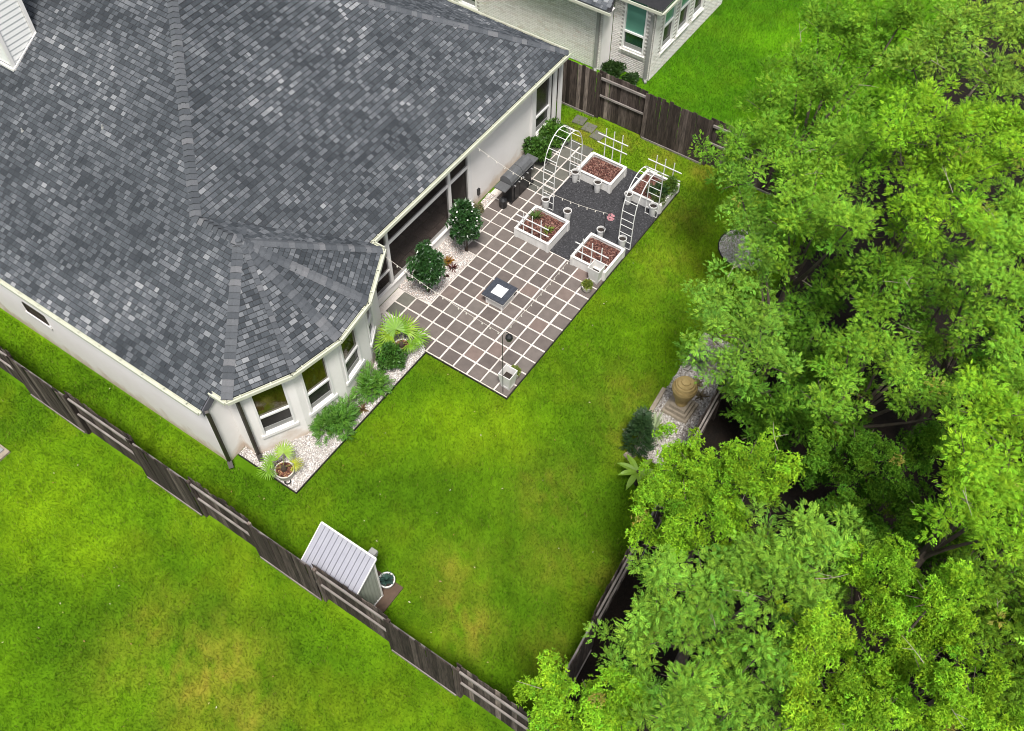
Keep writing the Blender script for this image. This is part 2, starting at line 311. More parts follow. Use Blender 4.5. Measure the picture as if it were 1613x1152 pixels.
def inpoly(x, y, poly):
    r = np.zeros(len(x), bool); n = len(poly)
    for i in range(n):
        x0, y0 = poly[i]; x1, y1 = poly[(i+1) % n]
        with np.errstate(divide='ignore', invalid='ignore'):
            c = ((y0 > y) != (y1 > y)) & (x < (x1-x0)*(y-y0)/(y1-y0)+x0)
        r ^= c
    return r
EXCL = [[(-6.2,2.0),(-5.85,1.98),(-5.85,-.02),(-.47,-.02),(-.47,-2.78),(9.08,-2.76),(9.08,.5),(9.0,2.1),(9.7,2.1),(9.7,14),(-6.2,14)],
        [(-7.6,-3.8),(-6.3,-3.8),(-6.3,-1.95),(-7.6,-1.95)], [(.0,-6.25),(4.4,-6.1),(4.7,-9),(.0,-9)]]
def grass(name, rects, dens, label):
    P = []
    for x0,x1,y0,y1 in rects:
        n = int((x1-x0)*(y1-y0)*dens); P.append(np.c_[RNG.uniform(x0,x1,n), RNG.uniform(y0,y1,n)])
    P = np.vstack(P); k = np.ones(len(P), bool)
    for e in EXCL: k &= ~inpoly(P[:,0], P[:,1], e)
    k &= ~((P[:,1] < -7.66 + .0793*(P[:,0]-.0)) & (P[:,0] > -7.6) & (P[:,0] < 10))
    k &= ~(np.abs(P[:,0]+7.56) < .05); k &= ~(np.abs(P[:,0]-10.6) < .05)
    P = P[k]; n = len(P)
    h = RNG.uniform(.03,.085,n)*(.55+.9*fbm(P[:,0],P[:,1],2.4,21)); th = RNG.uniform(0,2*np.pi,n); wd = RNG.uniform(.006,.012,n)
    ln = h*RNG.uniform(.1,.9,n); t2 = RNG.uniform(0,2*np.pi,n)
    V = np.zeros((n,3,3)); V[:,0,:2] = P + np.c_[np.cos(th),np.sin(th)]*wd[:,None]; V[:,1,:2] = P - np.c_[np.cos(th),np.sin(th)]*wd[:,None]
    V[:,:2,2] = -.012; V[:,2,:2] = P + np.c_[np.cos(t2),np.sin(t2)]*ln[:,None]; V[:,2,2] = h
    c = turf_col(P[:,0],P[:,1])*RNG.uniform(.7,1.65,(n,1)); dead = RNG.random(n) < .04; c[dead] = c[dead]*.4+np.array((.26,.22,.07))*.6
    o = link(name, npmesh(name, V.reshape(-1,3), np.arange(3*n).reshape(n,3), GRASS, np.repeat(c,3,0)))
    tag(o, label, 'grass', kind='stuff')
grass('grass', [(-7.5,10.55,-8.1,.6),(-7.5,-6.1,.6,13),(9.0,10.55,.6,3.2)], 1400, 'short mown turf of the fenced back yard')
grass('grass', [(-15.5,-7.6,-10,10.5)], 1150, 'yellow-green mown turf in front of the long fence')
grass('grass', [(10.65,21.5,-5.5,2.4)], 900, 'bright green mown turf beside the white brick house')

# ------------------------------------------------------------------ the house
HOUSE = thing('brick_house', (0, 6, 0), 'white painted house with grey shingle hip roof and a windowed bay', 'house')
XE, YE, XR, HL, HB, SL = -6.26, 1.914, -.087, 2.63, 2.916, .6
KINK = (-2.936, 4.763, 4.625); PEAK = (-2.936, 3.331, 4.625); APEX = (1.91, 9.61, 7.53); RE = (9.60, YE, HB)
E_ = [(-5.81,1.48,HB), (-4.40,.77,HB), (-2.97,.51,HB), (-1.66,.68,HB), (XR,1.48,HB)]
W_ = [(-5.55,2.03), (-5.56,1.53), (-4.32,.88), (-2.97,.65), (-1.68,.86), (-.45,1.55), (-.10,2.14)]
def wall(parent, p0, p1, z0, z1, holes=(), mat=WALL, th=.16, name='wall'):
    p0, p1 = Vector((*p0,0)), Vector((*p1,0)); d = (p1-p0); L = d.length; d.normalize(); inn = Vector((-d.y, d.x, 0))
    mb = MB()
    def blk(s0, s1, a, b):
        if s1-s0 < 1e-4 or b-a < 1e-4: return
        q = [p0+d*s0, p0+d*s1, p0+d*s1+inn*th, p0+d*s0+inn*th]
        mb.prism([(v.x,v.y) for v in q], a, b)
    cur = 0
    for s0, s1, a, b in sorted(holes):
        blk(cur, s0, z0, z1); blk(s0, s1, z0, a); blk(s0, s1, b, z1); cur = s1
    blk(cur, L, z0, z1)
    return mb.build(name, mat, parent)
def window(parent, p0, p1, s0, s1, z0, z1, mid, up=GLASS_OLIVE, lo=GLASS_DARK, sill=True, fw=.042, frame=FRAME, sillm=None, name='window'):
    p0, p1 = Vector((*p0,0)), Vector((*p1,0)); d = (p1-p0).normalized(); inn = Vector((-d.y, d.x, 0)); U = Vector((0,0,1))
    def bar(mb, sa, sb, za, zb, o0, o1):     # box in wall coordinates, depth o0..o1 measured inwards
        q = [p0+d*sa+inn*o0, p0+d*sb+inn*o0, p0+d*sb+inn*o1, p0+d*sa+inn*o1]; mb.prism([(v.x,v.y) for v in q], za, zb)
    m = MB()
    bar(m, s0-fw*.4, s0+fw, z0, z1, -.025, .12); bar(m, s1-fw, s1+fw*.4, z0, z1, -.025, .12)
    bar(m, s0+fw, s1-fw, z1-fw, z1, -.022, .12); bar(m, s0+fw, s1-fw, z0, z0+fw, -.022, .12)
    bar(m, s0+fw, s1-fw, mid-.03, mid+.03, -.005, .10)
    wdw = m.build(name, frame, parent)
    a = MB(); bar(a, s0+fw, s1-fw, mid+.03, z1-fw, .045, .06); a.build('pane', up, wdw)
    b = MB(); bar(b, s0+fw, s1-fw, z0+fw, mid-.03, .065, .08); b.build('pane', lo, wdw)
    c = MB(); bar(c, s0+fw, s1-fw, z0+fw, z0+fw+.16, .045, .06); c.build('lower_sash', BLIND, wdw)
    if sill:
        e = MB(); bar(e, s0-.07, s1+.07, z0-.11, z0-.004, -.05, .08); e.build('sill', sillm or TRIM, wdw)
    return wdw
# walls (outside is to the right of the drawing direction)
wall(HOUSE, (-6.14,20), (-6.14,1.98), 0, 2.60, [(10.95,11.8,1.22,1.62)])
window(HOUSE, (-6.14,20), (-6.14,1.98), 10.95, 11.8, 1.22, 1.62, 1.42, GLASS_DARK, GLASS_DARK, frame=PIPE, fw=.03)
wall(HOUSE, (-6.14,1.98), (-5.55,2.0), 0, 2.58)
BAYW = [((-5.56,1.53),(-4.32,.88),.32,1.16,.76,2.60,1.47), ((-4.32,.88),(-2.97,.65),.22,1.0,.78,2.55,1.50), ((-2.97,.65),(-1.68,.86),.12,.86,.84,2.50,1.53), ((-1.68,.86),(-.45,1.55),.1,.62,.95,2.50,1.53)]
wall(HOUSE, (-5.55,2.0), (-5.56,1.53), 0, HB-.03)
for a, b, s0, s1, z0, z1, mid in BAYW:
    wall(HOUSE, a, b, 0, HB-.02, [(s0,s1,z0,z1)], th=.14)
    window(HOUSE, a, b, s0, s1, z0, z1, mid)
wall(HOUSE, (-.45,1.55), (-.10,2.14), 0, HB-.02, th=.12)
wall(HOUSE, (4.72,2.18), (9.30,2.18), 0, HB+.1, [(3.48,4.36,.42,2.58)])
window(HOUSE, (4.72,2.18), (9.30,2.18), 3.48, 4.36, .42, 2.58, 1.1, up=GLASS_DARK)
wall(HOUSE, (9.30,2.18), (9.30,12), 0, HB+.1)
m = MB(); m.bx(9.20,9.335,2.10,2.178,0,HB); m.build('corner_trim', TRIM, HOUSE)
m = MB(); m.bx(9.54,9.64,2.08,2.18,.02,2.72); m.beam((9.59,2.13,2.70),(9.59,1.95,2.86),.1,.1); m.build('downpipe', TRIM, HOUSE, label='white downpipe at the far corner of the house')
m = MB(); m.bx(7.95,8.14,2.10,2.178,.3,2.65); m.build('window_trim', TRIM, HOUSE)
# screened porch
pf = MB(); pf.bx(-.15,4.75,2.2,5.6,-.05,.05); PF = pf.build('porch_floor', STEEL, HOUSE)
tile = MB(); tile.bx(-.192,.192,-.192,.192,0,.03); tme = tile.mesh('paver', PORCHFLOOR)
for i in range(13):
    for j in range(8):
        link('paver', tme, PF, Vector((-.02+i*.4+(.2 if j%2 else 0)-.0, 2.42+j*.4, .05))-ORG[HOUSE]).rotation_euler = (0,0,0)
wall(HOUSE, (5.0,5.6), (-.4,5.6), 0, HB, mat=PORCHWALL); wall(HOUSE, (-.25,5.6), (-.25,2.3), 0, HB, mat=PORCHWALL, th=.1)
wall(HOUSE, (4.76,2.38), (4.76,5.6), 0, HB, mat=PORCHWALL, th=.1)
m = MB(); m.bx(-.4,5.0,2.05,5.7,HB-.06,HB-.03); m.build('porch_ceiling', PORCHWALL, HOUSE)
m = MB(); m.bx(-.12,4.70,2.08,2.20,0,.30); m.bx(-.12,4.70,2.05,2.23,.30,.34); m.build('porch_sill', TRIM, HOUSE)
for x, w_ in ((.77,.10),(3.62,.10),(4.60,.16)):
    m = MB(); m.bx(x-w_/2,x+w_/2,2.09,2.19,.34,HB-.06); m.build('porch_post', TRIM, HOUSE)
m = MB(); m.bx(-.10,4.6,2.105,2.175,1.88,1.97); m.build('porch_rail', TRIM, HOUSE)
m = MB(); m.bx(-.10,.72,2.105,2.175,.92,.97); m.build('porch_rail', TRIM, HOUSE)
m = MB(); m.bx(-.14,4.66,2.09,2.19,HB-.2,HB-.065); m.build('porch_beam', TRIM, HOUSE)
for x0, x1 in ((-.1,.72),(.82,3.57),(3.67,4.52)):
    m = MB(); m.bx(x0,x1,2.138,2.142,.34,HB-.2); m.build('insect_screen', SCREEN, HOUSE)
# downpipes by the bay
def pipe(pts, elbow):
    m = MB()
    for a, b in zip(pts, pts[1:]): m.beam(a, b, .085, .07)
    m.beam(pts[-1], elbow, .12, .11); m.build('downpipe', PIPE, HOUSE, label='dark brown downpipe beside the bay')
pipe([(-6.20,1.86,2.55),(-6.16,1.92,2.35),(-6.16,1.92,.18)], (-6.24,1.80,.06))
pipe([(-5.66,1.40,2.84),(-5.60,1.44,2.6),(-5.60,1.44,.2)], (-5.66,1.32,.07))
# roof planes ---------------------------------------------------
ROOFM = MB()
def v3(*a): return Vector(a)
L_POLY = [v3(XE,22,HL), v3(XE,1.95,HL), v3(-5.81,1.95,HL+.6*.45), v3(-5.81,1.48,HL+.6*.45), v3(*PEAK), v3(*KINK), v3(*APEX), v3(APEX[0],22,APEX[2])]
B_POLY = [v3(XR,YE,HB), v3(*RE), v3(*APEX), v3(*KINK)]
RR_POLY = [v3(*RE), v3(9.60,22,HB), v3(APEX[0],22,APEX[2]), v3(*APEX)]
R_POLY = [v3(*E_[4]), v3(XR,YE,HB), v3(*KINK), v3(*PEAK)]
PLANES = [(L_POLY, v3(0,-1,0)), (B_POLY, v3(1,0,0)), (RR_POLY, v3(0,1,0)), (R_POLY, v3(0,1,0))]
for k in range(4):
    a, b = v3(*E_[k]), v3(*E_[k+1]); PLANES.append(([a, b, v3(*PEAK)], (b-a).normalized()))
for poly, e in PLANES:
    n = len(poly)
    nn = Vector((0,0,0))
    for i in range(n): nn += poly[i].cross(poly[(i+1)%n])
    nn.normalize()
    lo = [p-Vector((0,0,.14)) for p in poly]; up = [p-nn*.004 for p in poly]
    ROOFM.add(lo+up, [tuple(range(n-1,-1,-1)), tuple(range(n,2*n))]+[(i,(i+1)%n,n+(i+1)%n,n+i) for i in range(n)])
ROOF = ROOFM.build('roof', SHEATH, HOUSE)
def clip(sub, x0, x1, y0, y1):
    for ax, val, sg in ((0,x0,1),(0,x1,-1),(1,y0,1),(1,y1,-1)):
        out = []
        for i in range(len(sub)):
            p, q = sub[i], sub[(i+1)%len(sub)]; a, b = (p[ax]-val)*sg, (q[ax]-val)*sg
            if a >= 0: out.append(p)
            if (a >= 0) != (b >= 0):
                t = a/(a-b); out.append((p[0]+(q[0]-p[0])*t, p[1]+(q[1]-p[1])*t))
        sub = out
        if not sub: break
    return sub
def ramp_at(u, ramp):
    for (p0,c0),(p1,c1) in zip(ramp, ramp[1:]):
        if u <= p1:
            t = (u-p0)/(p1-p0); return tuple(a+(b-a)*t for a,b in zip(c0,c1))
    return ramp[-1][1]
EXPO = .130; WID = (.09,.12,.145,.17,.20)
full = []; fv = []; ff = []; ft = []
fm = []
def put_clipped(poly2, o, e, s, n, b0, t, col):
    hgt = lambda b: t*(1-(b-b0)/EXPO)+.004
    main = clip(poly2, -1e6, 1e6, -1e6, b0+EXPO-.020); band = clip(poly2, -1e6, 1e6, b0+EXPO-.020, 1e6)  # band: shadow line below the next course, painted as a dark strip
    if len(main) >= 3:
        k = len(fv); m_ = len(main)
        for a, b in main: fv.append(o+e*a+s*b+n*hgt(b)); ft.append(col)
        for a, b in main: fv.append(o+e*a+s*b-n*.003); ft.append(col)
        ff.append(tuple(range(k,k+m_))); fm.append(0)
        for i in range(m_): ff.append((k+i, k+m_+i, k+m_+(i+1)%m_, k+(i+1)%m_)); fm.append(1)
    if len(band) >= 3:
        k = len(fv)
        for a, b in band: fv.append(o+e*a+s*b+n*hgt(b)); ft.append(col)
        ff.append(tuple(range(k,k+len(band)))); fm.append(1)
def in_view(p):
    d = p-CAM; z = d.dot(_f)
    return z > 0 and abs(d.dot(_r2)/z)*1554 < 1000 and abs(d.dot(_d2)/z)*1554 < 760
for pi, (poly, e) in enumerate(PLANES):
    nn = Vector((0,0,0))
    for i in range(len(poly)): nn += poly[i].cross(poly[(i+1)%len(poly)])
    nn.normalize()
    if nn.z < 0: nn = -nn
    s = nn.cross(e).normalized(); 
    if s.z < 0: s = -s
    o = min(poly, key=lambda p: p.z); P2 = [((p-o).dot(e), (p-o).dot(s)) for p in poly]
    if sum(P2[i][0]*P2[(i+1)%len(P2)][1]-P2[(i+1)%len(P2)][0]*P2[i][1] for i in range(len(P2))) < 0: P2 = P2[::-1]
    amin, amax, bmax = min(p[0] for p in P2), max(p[0] for p in P2), max(p[1] for p in P2)
    row = 0; px = np.array([p[0] for p in P2]); 
    while row*EXPO < bmax:
        b0 = row*EXPO - .015; a = amin - random.random()*.3
        while a < amax:
            wd = random.choice(WID); c = o+e*(a+wd/2)+s*(b0+EXPO/2)
            if in_view(c):
                q = clip(P2, a+.004, a+wd-.004, max(b0, -.03 if row == 0 else b0), b0+EXPO+.012)
                if len(q) >= 3:
                    area = abs(sum(q[i][0]*q[(i+1)%len(q)][1]-q[(i+1)%len(q)][0]*q[i][1] for i in range(len(q))))/2
                    nzv = float(fbm(np.array([c.x]), np.array([c.y]), .8, 33)[0])
                    u = min(1, max(0, random.random()**1.3*.82 + (nzv-.5)*.75 + .06)); t = random.uniform(.010,.024)
                    if area > .97*(wd-.006)*(EXPO+.012): full.append(((c-CAM).length, wd, t, o+e*(a+wd/2)+s*b0, e, s, nn, u, pi, a, b0))
                    elif area > 2e-4: put_clipped(q, o, e, s, nn, b0, t, ramp_at(u, SHRAMP))
            a += wd
        row += 1
full.sort(key=lambda r: r[0])
_shm = {}
for d_, wd, t, p, e, s, nn, u, pi, a, b0 in full[:300]:
    key = (wd, round(t*300))
    if key not in _shm:
        tt = key[1]/300; h = wd/2-.004; m = MB(); bm_ = EXPO-.020; hm = tt*(1-bm_/EXPO)+.004
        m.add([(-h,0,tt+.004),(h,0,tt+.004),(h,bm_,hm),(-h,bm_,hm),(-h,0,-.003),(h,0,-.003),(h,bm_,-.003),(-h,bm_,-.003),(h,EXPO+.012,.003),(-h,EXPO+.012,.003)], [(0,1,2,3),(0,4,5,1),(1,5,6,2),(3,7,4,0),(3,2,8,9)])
        _shm[key] = m.mesh('shingle', SH_OBJ); _shm[key].materials.append(SHADE_BAND); _shm[key].polygons.foreach_set('material_index', [0,1,1,1,1])
    ob = link('shingle', _shm[key], ROOF); q = p-ORG[HOUSE]
    ob.matrix_local = Matrix(((e.x,s.x,nn.x,q.x),(e.y,s.y,nn.y,q.y),(e.z,s.z,nn.z,q.z),(0,0,0,1)))
for d_, wd, t, p, e, s, nn, u, pi, a, b0 in full[300:]:
    o2 = p - s*b0
    put_clipped([(-wd/2+.003,b0),(wd/2-.003,b0),(wd/2-.003,b0+EXPO+.012),(-wd/2+.003,b0+EXPO+.012)], o2, e, s, nn, b0, t, ramp_at(u, SHRAMP))
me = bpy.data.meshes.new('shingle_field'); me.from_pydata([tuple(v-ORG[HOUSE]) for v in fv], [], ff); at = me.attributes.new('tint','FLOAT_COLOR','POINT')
at.data.foreach_set('color', np.c_[np.array(ft), np.ones(len(ft))].astype(np.float32).ravel()); me.materials.append(SH_TIN); me.materials.append(SHADE_BAND); me.polygons.foreach_set('material_index', fm)
tag(link('shingle_field', me, ROOF), kind='stuff')
# ridge and hip caps
def caps(p, q, n1, n2, w=.14, ex=.16):
    p, q = Vector(p), Vector(q); d = (q-p).normalized(); L = (q-p).length
    sides = []
    for n in (n1, n2):
        n = n.normalized(); m_ = n.cross(d).normalized()
        if m_.z > 0: m_ = -m_
        sides.append((m_, n))
    up = (sides[0][1]+sides[1][1]).normalized(); mb = MB(); vv = []
    for tt, along in ((.042,0),(.016,ex+.03)):
        base = d*along
        for m_, n in (sides[0],): vv += [base+m_*w+n*(tt*.7), ]
        vv += [base+up*tt*1.25]
        vv += [base+sides[1][0]*w+sides[1][1]*(tt*.7)]
    vv += [sides[0][0]*w, up*0.0, sides[1][0]*w]
    vv += [d*(ex+.03)+sides[0][0]*w, d*(ex+.03)+sides[1][0]*w]
    mb.add(vv, [(0,1,4,3),(1,2,5,4),(0,6,7,1),(1,7,8,2),(0,3,9,6),(2,8,10,5)])
    me = mb.mesh('ridge_cap', CAPM); me.materials.append(SHADE_BAND); me.polygons.foreach_set('material_index', [0,0,1,1,1,1]); k = 0
    while k*ex < L:
        c = p+d*(k*ex)
        if in_view(c): link('ridge_cap', me, ROOF, c-ORG[HOUSE])
        k += 1
def pn(poly):
    nn = Vector((0,0,0))
    for i in range(len(poly)): nn += poly[i].cross(poly[(i+1)%len(poly)])
    nn.normalize(); return nn if nn.z > 0 else -nn
NL, NB, NRR, NR = (pn(PLANES[i][0]) for i in range(4)); NF = [pn(PLANES[4+k][0]) for k in range(4)]
caps(KINK, APEX, NL, NB); caps(RE, APEX, NB, NRR)
caps(E_[0], PEAK, NL, NF[0]); caps(E_[1], PEAK, NF[0], NF[1]); caps(E_[2], PEAK, NF[1], NF[2]); caps(E_[3], PEAK, NF[2], NF[3]); caps(E_[4], PEAK, NF[3], NR)
caps(PEAK, KINK, NL, NR)
m = MB(); m.lathe([(.10,-.02),(.09,.05),(.03,.075)], 8, PEAK); m.build('peak_cap', CAPM, ROOF)
# rake board on the short gable return, fascia
m = MB(); m.add([(XE,1.948,HL-.02),(-5.81,1.948,HB-.03),(-5.81,1.948,HB-.30),(XE,1.948,HL-.26),(XE,1.925,HL-.02),(-5.81,1.925,HB-.03),(-5.81,1.925,HB-.30),(XE,1.925,HL-.26)], [(0,1,2,3),(7,6,5,4),(0,4,5,1),(1,5,6,2),(2,6,7,3),(3,7,4,0)])
m.build('rake_board', FASCIA, HOUSE)
def gutter(p, q, side):
    """U-shaped gutter hung outside the eave from p to q; side = outward direction"""
    p, q, n = Vector(p), Vector(q), Vector(side).normalized(); mb = MB(); d = (q-p).normalized()
    mb.beam(p+n*.105-Vector((0,0,.045)), q+n*.105-Vector((0,0,.045)), .030, .10)
    mb.beam(p+n*.055-Vector((0,0,.085)), q+n*.055-Vector((0,0,.085)), .075, .018)
    mb.beam(p+n*.012-Vector((0,0,.062)), q+n*.012-Vector((0,0,.062)), .018, .06)
    gt = mb.build('gutter', GUTTER, HOUSE)
    L = (q-p).length; k = .35
    while k < L:
        c = p+d*k+n*.06-Vector((0,0,.008)); b = MB(); b.beam(c-n*.05, c+n*.05, .03, .014); b.build('gutter_bracket', GUTTER, gt); k += .75
    return gt
gutter((XE,20,HL), (XE,1.95,HL), (-1,0,0))
gutter((-5.81,1.97,HB), (-5.81,1.45,HB), (-1,0,0))
for k in range(4):
    a, b = v3(*E_[k]), v3(*E_[k+1]); d = (b-a).normalized(); n = Vector((d.y,-d.x,0)); gutter(a+n*.0-d*.03, b+d*.03, n)
gutter((XR,1.47,HB), (XR,1.90,HB), (1,0,0))
gutter((XR,YE,HB), (9.62,YE,HB), (0,-1,0))
gutter((9.60,YE+.02,HB), (9.60,9,HB), (1,0,0))
for a, b, n in (((XE,20),(XE,1.96),(1,0)),((XR+.1,YE),(9.55,YE),(0,1))):
    z = HL if a[0] == XE else HB
    m = MB(); m.beam((a[0]+n[0]*.02,a[1]+n[1]*.02,z-.15),(b[0]+n[0]*.02,b[1]+n[1]*.02,z-.15),.02,.14); m.build('fascia', TRIM, HOUSE)
    m = MB(); m.beam((a[0]+n[0]*.16,a[1]+n[1]*.16,z-.21),(b[0]+n[0]*.16,b[1]+n[1]*.16,z-.21),.3,.02); m.build('soffit', TRIM, HOUSE)
# roof vent pipes
for x, y in ((-2.25,8.6),(-3.2,10.9)):
    z = HL+.6*(x-XE); m = MB(); m.lathe([(.05,-.02),(.04,.02),(.02,.03),(.02,.10)], 10, (x,y,z)); m.build('vent_pipe', BLIND, ROOF)
# lap-sided chimney
CH = MB(); cx0, cx1, cy0, cy1 = -2.05, -1.12, 12.2, 13.6; CH.bx(cx0+.02,cx1-.02,cy0+.02,cy1-.02,4.9,8.2); CHO = CH.build('chimney', SIDING, HOUSE)
for k in range(20):
    z = 5.05+k*.155
    for face in range(4):
        m = MB()
        t0, t1 = .022, .006
        if face == 0: pts = [(cx0+.06,cy0+.02),(cx1-.06,cy0+.02)]; n = (0,-1)
        elif face == 1: pts = [(cx0+.02,cy0+.06),(cx0+.02,cy1-.06)]; n = (-1,0)
        elif face == 2: pts = [(cx0+.06,cy1-.02),(cx1-.06,cy1-.02)]; n = (0,1)
        else: pts = [(cx1-.02,cy0+.06),(cx1-.02,cy1-.06)]; n = (1,0)
        (xa,ya),(xb,yb) = pts
        m.add([(xa+n[0]*t0,ya+n[1]*t0,z),(xb+n[0]*t0,yb+n[1]*t0,z),(xb+n[0]*t1,yb+n[1]*t1,z+.155),(xa+n[0]*t1,ya+n[1]*t1,z+.155),(xa,ya,z),(xb,yb,z),(xb,yb,z+.155),(xa,ya,z+.155)],
              [(0,1,2,3),(4,7,6,5),(0,4,5,1),(1,5,6,2),(2,6,7,3),(3,7,4,0)])
        m.build('lap_board', SIDING, CHO)
for x, y in ((cx0,cy0),(cx1,cy0),(cx0,cy1),(cx1,cy1)):
    m = MB(); m.bx(x-.05,x+.05,y-.035,y+.05,4.85,8.2); m.build('corner_board', TRIM, CHO)
m = MB(); m.beam((cx0-.05,cy0-.02,5.16),(cx0-.05,cy1,5.16),.06,.09); m.beam((cx0-.04,cy0-.045,5.17),(cx1+.05,cy0-.045,5.74),.03,.07); m.build('flashing', TRIM, CHO)
m = MB(); m.bx(cx0-.1,cx1+.1,cy0-.1,cy1+.1,8.2,8.32); m.build('chimney_cap', TRIM, CHO)
# wall box by the grill
m = MB(); m.bx(5.02,5.12,2.12,2.178,.36,.60); m.build('outlet_box', BLACK, HOUSE)

# ------------------------------------------------------------------ neighbouring brick house
NH = thing('neighbour_house', (15.5, 5, 0), 'white painted brick house with teal windows behind the far fence', 'house')
BRK = []
def brick_wall(p0, p1, z0, z1, holes=()):
    p0v, p1v = Vector((*p0,0)), Vector((*p1,0)); d = (p1v-p0v); L = d.length; d.normalize(); n = Vector((d.y,-d.x,0))
    wall(NH, p0, p1, z0, z1, holes, MORTAR, .2)
    bl, bh = .21, .0725; r = 0
    while z0+r*bh < z1:
        a = -(bl/2 if r%2 else 0)
        while a < L:
            a0, a1, za, zb = max(0,a), min(L,a+bl), z0+r*bh, z0+(r+1)*bh
            if a1-a0 > .03 and not any(a1 > h[0] and a0 < h[1] and zb > h[2] and za < h[3] for h in holes):
                BRK.append((p0v+d*(a0+a1)/2+Vector((0,0,za+bh/2)), d, n, a1-a0-.014, bh-.016))
            a += bl
        r += 1
brick_wall((12.75,11.5), (12.75,2.5), 0, 2.75, [(3.05,3.75,.42,2.1)])
window(NH, (12.75,11.5), (12.75,2.5), 3.05, 3.75, .42, 2.1, 1.2, GLASS_DKTEAL, GLASS_DKTEAL)
wall(NH, (12.75,2.46), (13.2,2.36), 0, 2.75, (), TRIM, .2)
brick_wall((13.2,2.34), (13.2,.78), 0, 2.95, [(.42,1.24,.93,2.9)])
window(NH, (13.2,2.34), (13.2,.78), .42, 1.24, .93, 2.9, 1.6, GLASS_TEAL, GLASS_DKTEAL, sill=False)
brick_wall((13.2,.76), (18.7,.76), 0, 2.95, [(.62,1.42,.84,2.6),(1.75,2.55,.84,2.6),(2.88,3.68,.84,2.6)])
for s in (.62,1.75,2.88): window(NH, (13.2,.76), (18.7,.76), s, s+.8, .84, 2.6, 1.75, GLASS_TEAL, GLASS_DARK, sill=False)
wall(NH, (18.7,.76), (18.7,12), 0, 2.95, (), TRIM, .2)
# soldier-course sills of raised bricks
def sill_bricks(p0, d, s0, s1, z):
    d = Vector((*d,0)); n = Vector((d.y,-d.x,0)); s = s0
    while s < s1:
        c = Vector((*p0,0))+d*(s+.035)+n*.03; m = MB(); m.beam(c+Vector((0,0,z-.17))-n*.03, c+Vector((0,0,z-.02))+n*.005, .062, .085, up=n); m.build('sill_brick', BRICKM, NH); s += .075
sill_bricks((13.2,2.34), (0,-1), .36, 1.3, .93)
for s in (.62,1.75,2.88): sill_bricks((13.2,.76), (1,0), s-.05, s+.85, .84)
def bkey(b): return (b[0]-CAM).length
BRK = [b for b in BRK if in_view(b[0])]; BRK.sort(key=bkey); _bm = {}; bv = []; bf = []; bt = []
for i, (c, d, n, ln, h) in enumerate(BRK):
    if i < 300:
        key = round(ln,2)
        if key not in _bm:
            m = MB(); m.bx(-ln/2,ln/2,-.003,.012,-h/2,h/2); _bm[key] = m.mesh('brick', BRICKM)
        ob = link('brick', _bm[key], NH); q = c-ORG[NH]; u = Vector((0,0,1)); y = n if d.cross(n).z > 0 else n
        ob.matrix_local = Matrix(((d.x,n.x,u.x,q.x),(d.y,n.y,u.y,q.y),(d.z,n.z,u.z,q.z),(0,0,0,1)))
    else:
        k = len(bv); col = ramp_at(random.random(), BRICKRAMP)
        for oz in (0, .012):
            for sx, sz in ((-1,-1),(1,-1),(1,1),(-1,1)): bv.append(c+d*sx*ln/2+Vector((0,0,sz*h/2))+n*oz-ORG[NH]); bt.append(col)
        bf += [(k+4,k+5,k+6,k+7),(k,k+1,k+5,k+4),(k+1,k+2,k+6,k+5),(k+2,k+3,k+7,k+6),(k+3,k,k+4,k+7)]
if bv:
    o = link('brick_field', npmesh('brick_field', [tuple(v) for v in bv], bf, BRICKT, bt), NH); tag(o, kind='stuff')
for x, y in ((12.68,2.62),(13.12,.86)):
    m = MB(); m.bx(x-.05,x+.04,y-.05,y+.05,.02,2.7); m.beam((x,y,.08),(x-.12,y-.1,.04),.09,.09); m.build('downpipe', BLIND, NH)
# neighbour roof: eave slabs with shingle courses
NR_ = MB(); NR_.add([(12.36,2.0,2.72),(12.36,12,2.72),(17,12,5.4),(17,4.2,5.4)], [(0,1,2,3)]); NR_.add([(13.0,.50,2.98),(13.0,2.3,2.98),(17,4.2,5.4),(19.0,.50,2.98)], [(0,1,2,3)]); NR_.add([(12.36,2.0,2.72),(17,4.2,5.4),(13.3,2.3,2.98)],[(0,1,2)])
nro = NR_.build('roof', SHEATH, NH)
for (x0,y0,x1,y1,z) in ((12.36,1.98,12.36,7.0,2.72),):
    for r in range(8):
        y = y0
        while y < y1:
            wd = random.choice(WID); m = MB(); xx = x0-.03+r*.11; zz = z+r*.11*.58; m.add([(xx,y+.004,zz+.02),(xx,y+wd-.004,zz+.02),(xx+.125,y+wd-.004,zz+.08),(xx+.125,y+.004,zz+.08),(xx,y+.004,zz),(xx,y+wd-.004,zz)], [(0,3,2,1),(0,1,5,4)])
            if y > x0*0+1.98+r*.05: m.build('shingle', SH_OBJ, nro)
            y += wd
for a, b, n in (((12.36,8,2.72),(12.36,1.98,2.72),(-1,0,0)),((13.0,2.2,2.98),(13.0,.46,2.98),(-1,0,0)),((12.98,.50,2.98),(19,.50,2.98),(0,-1,0))):
    p, q, n = Vector(a), Vector(b), Vector(n); mb = MB()
    mb.beam(p+n*.1-Vector((0,0,.045)), q+n*.1-Vector((0,0,.045)), .03, .10); mb.beam(p+n*.05-Vector((0,0,.085)), q+n*.05-Vector((0,0,.085)), .08, .02); mb.build('gutter', GUTTER, NH)
m = MB()
m.add([(12.4,2.1,2.60),(12.8,2.1,2.60),(12.8,9,2.60),(12.4,9,2.60)], [(0,1,2,3)]); m.build('soffit', TRIM, NH)

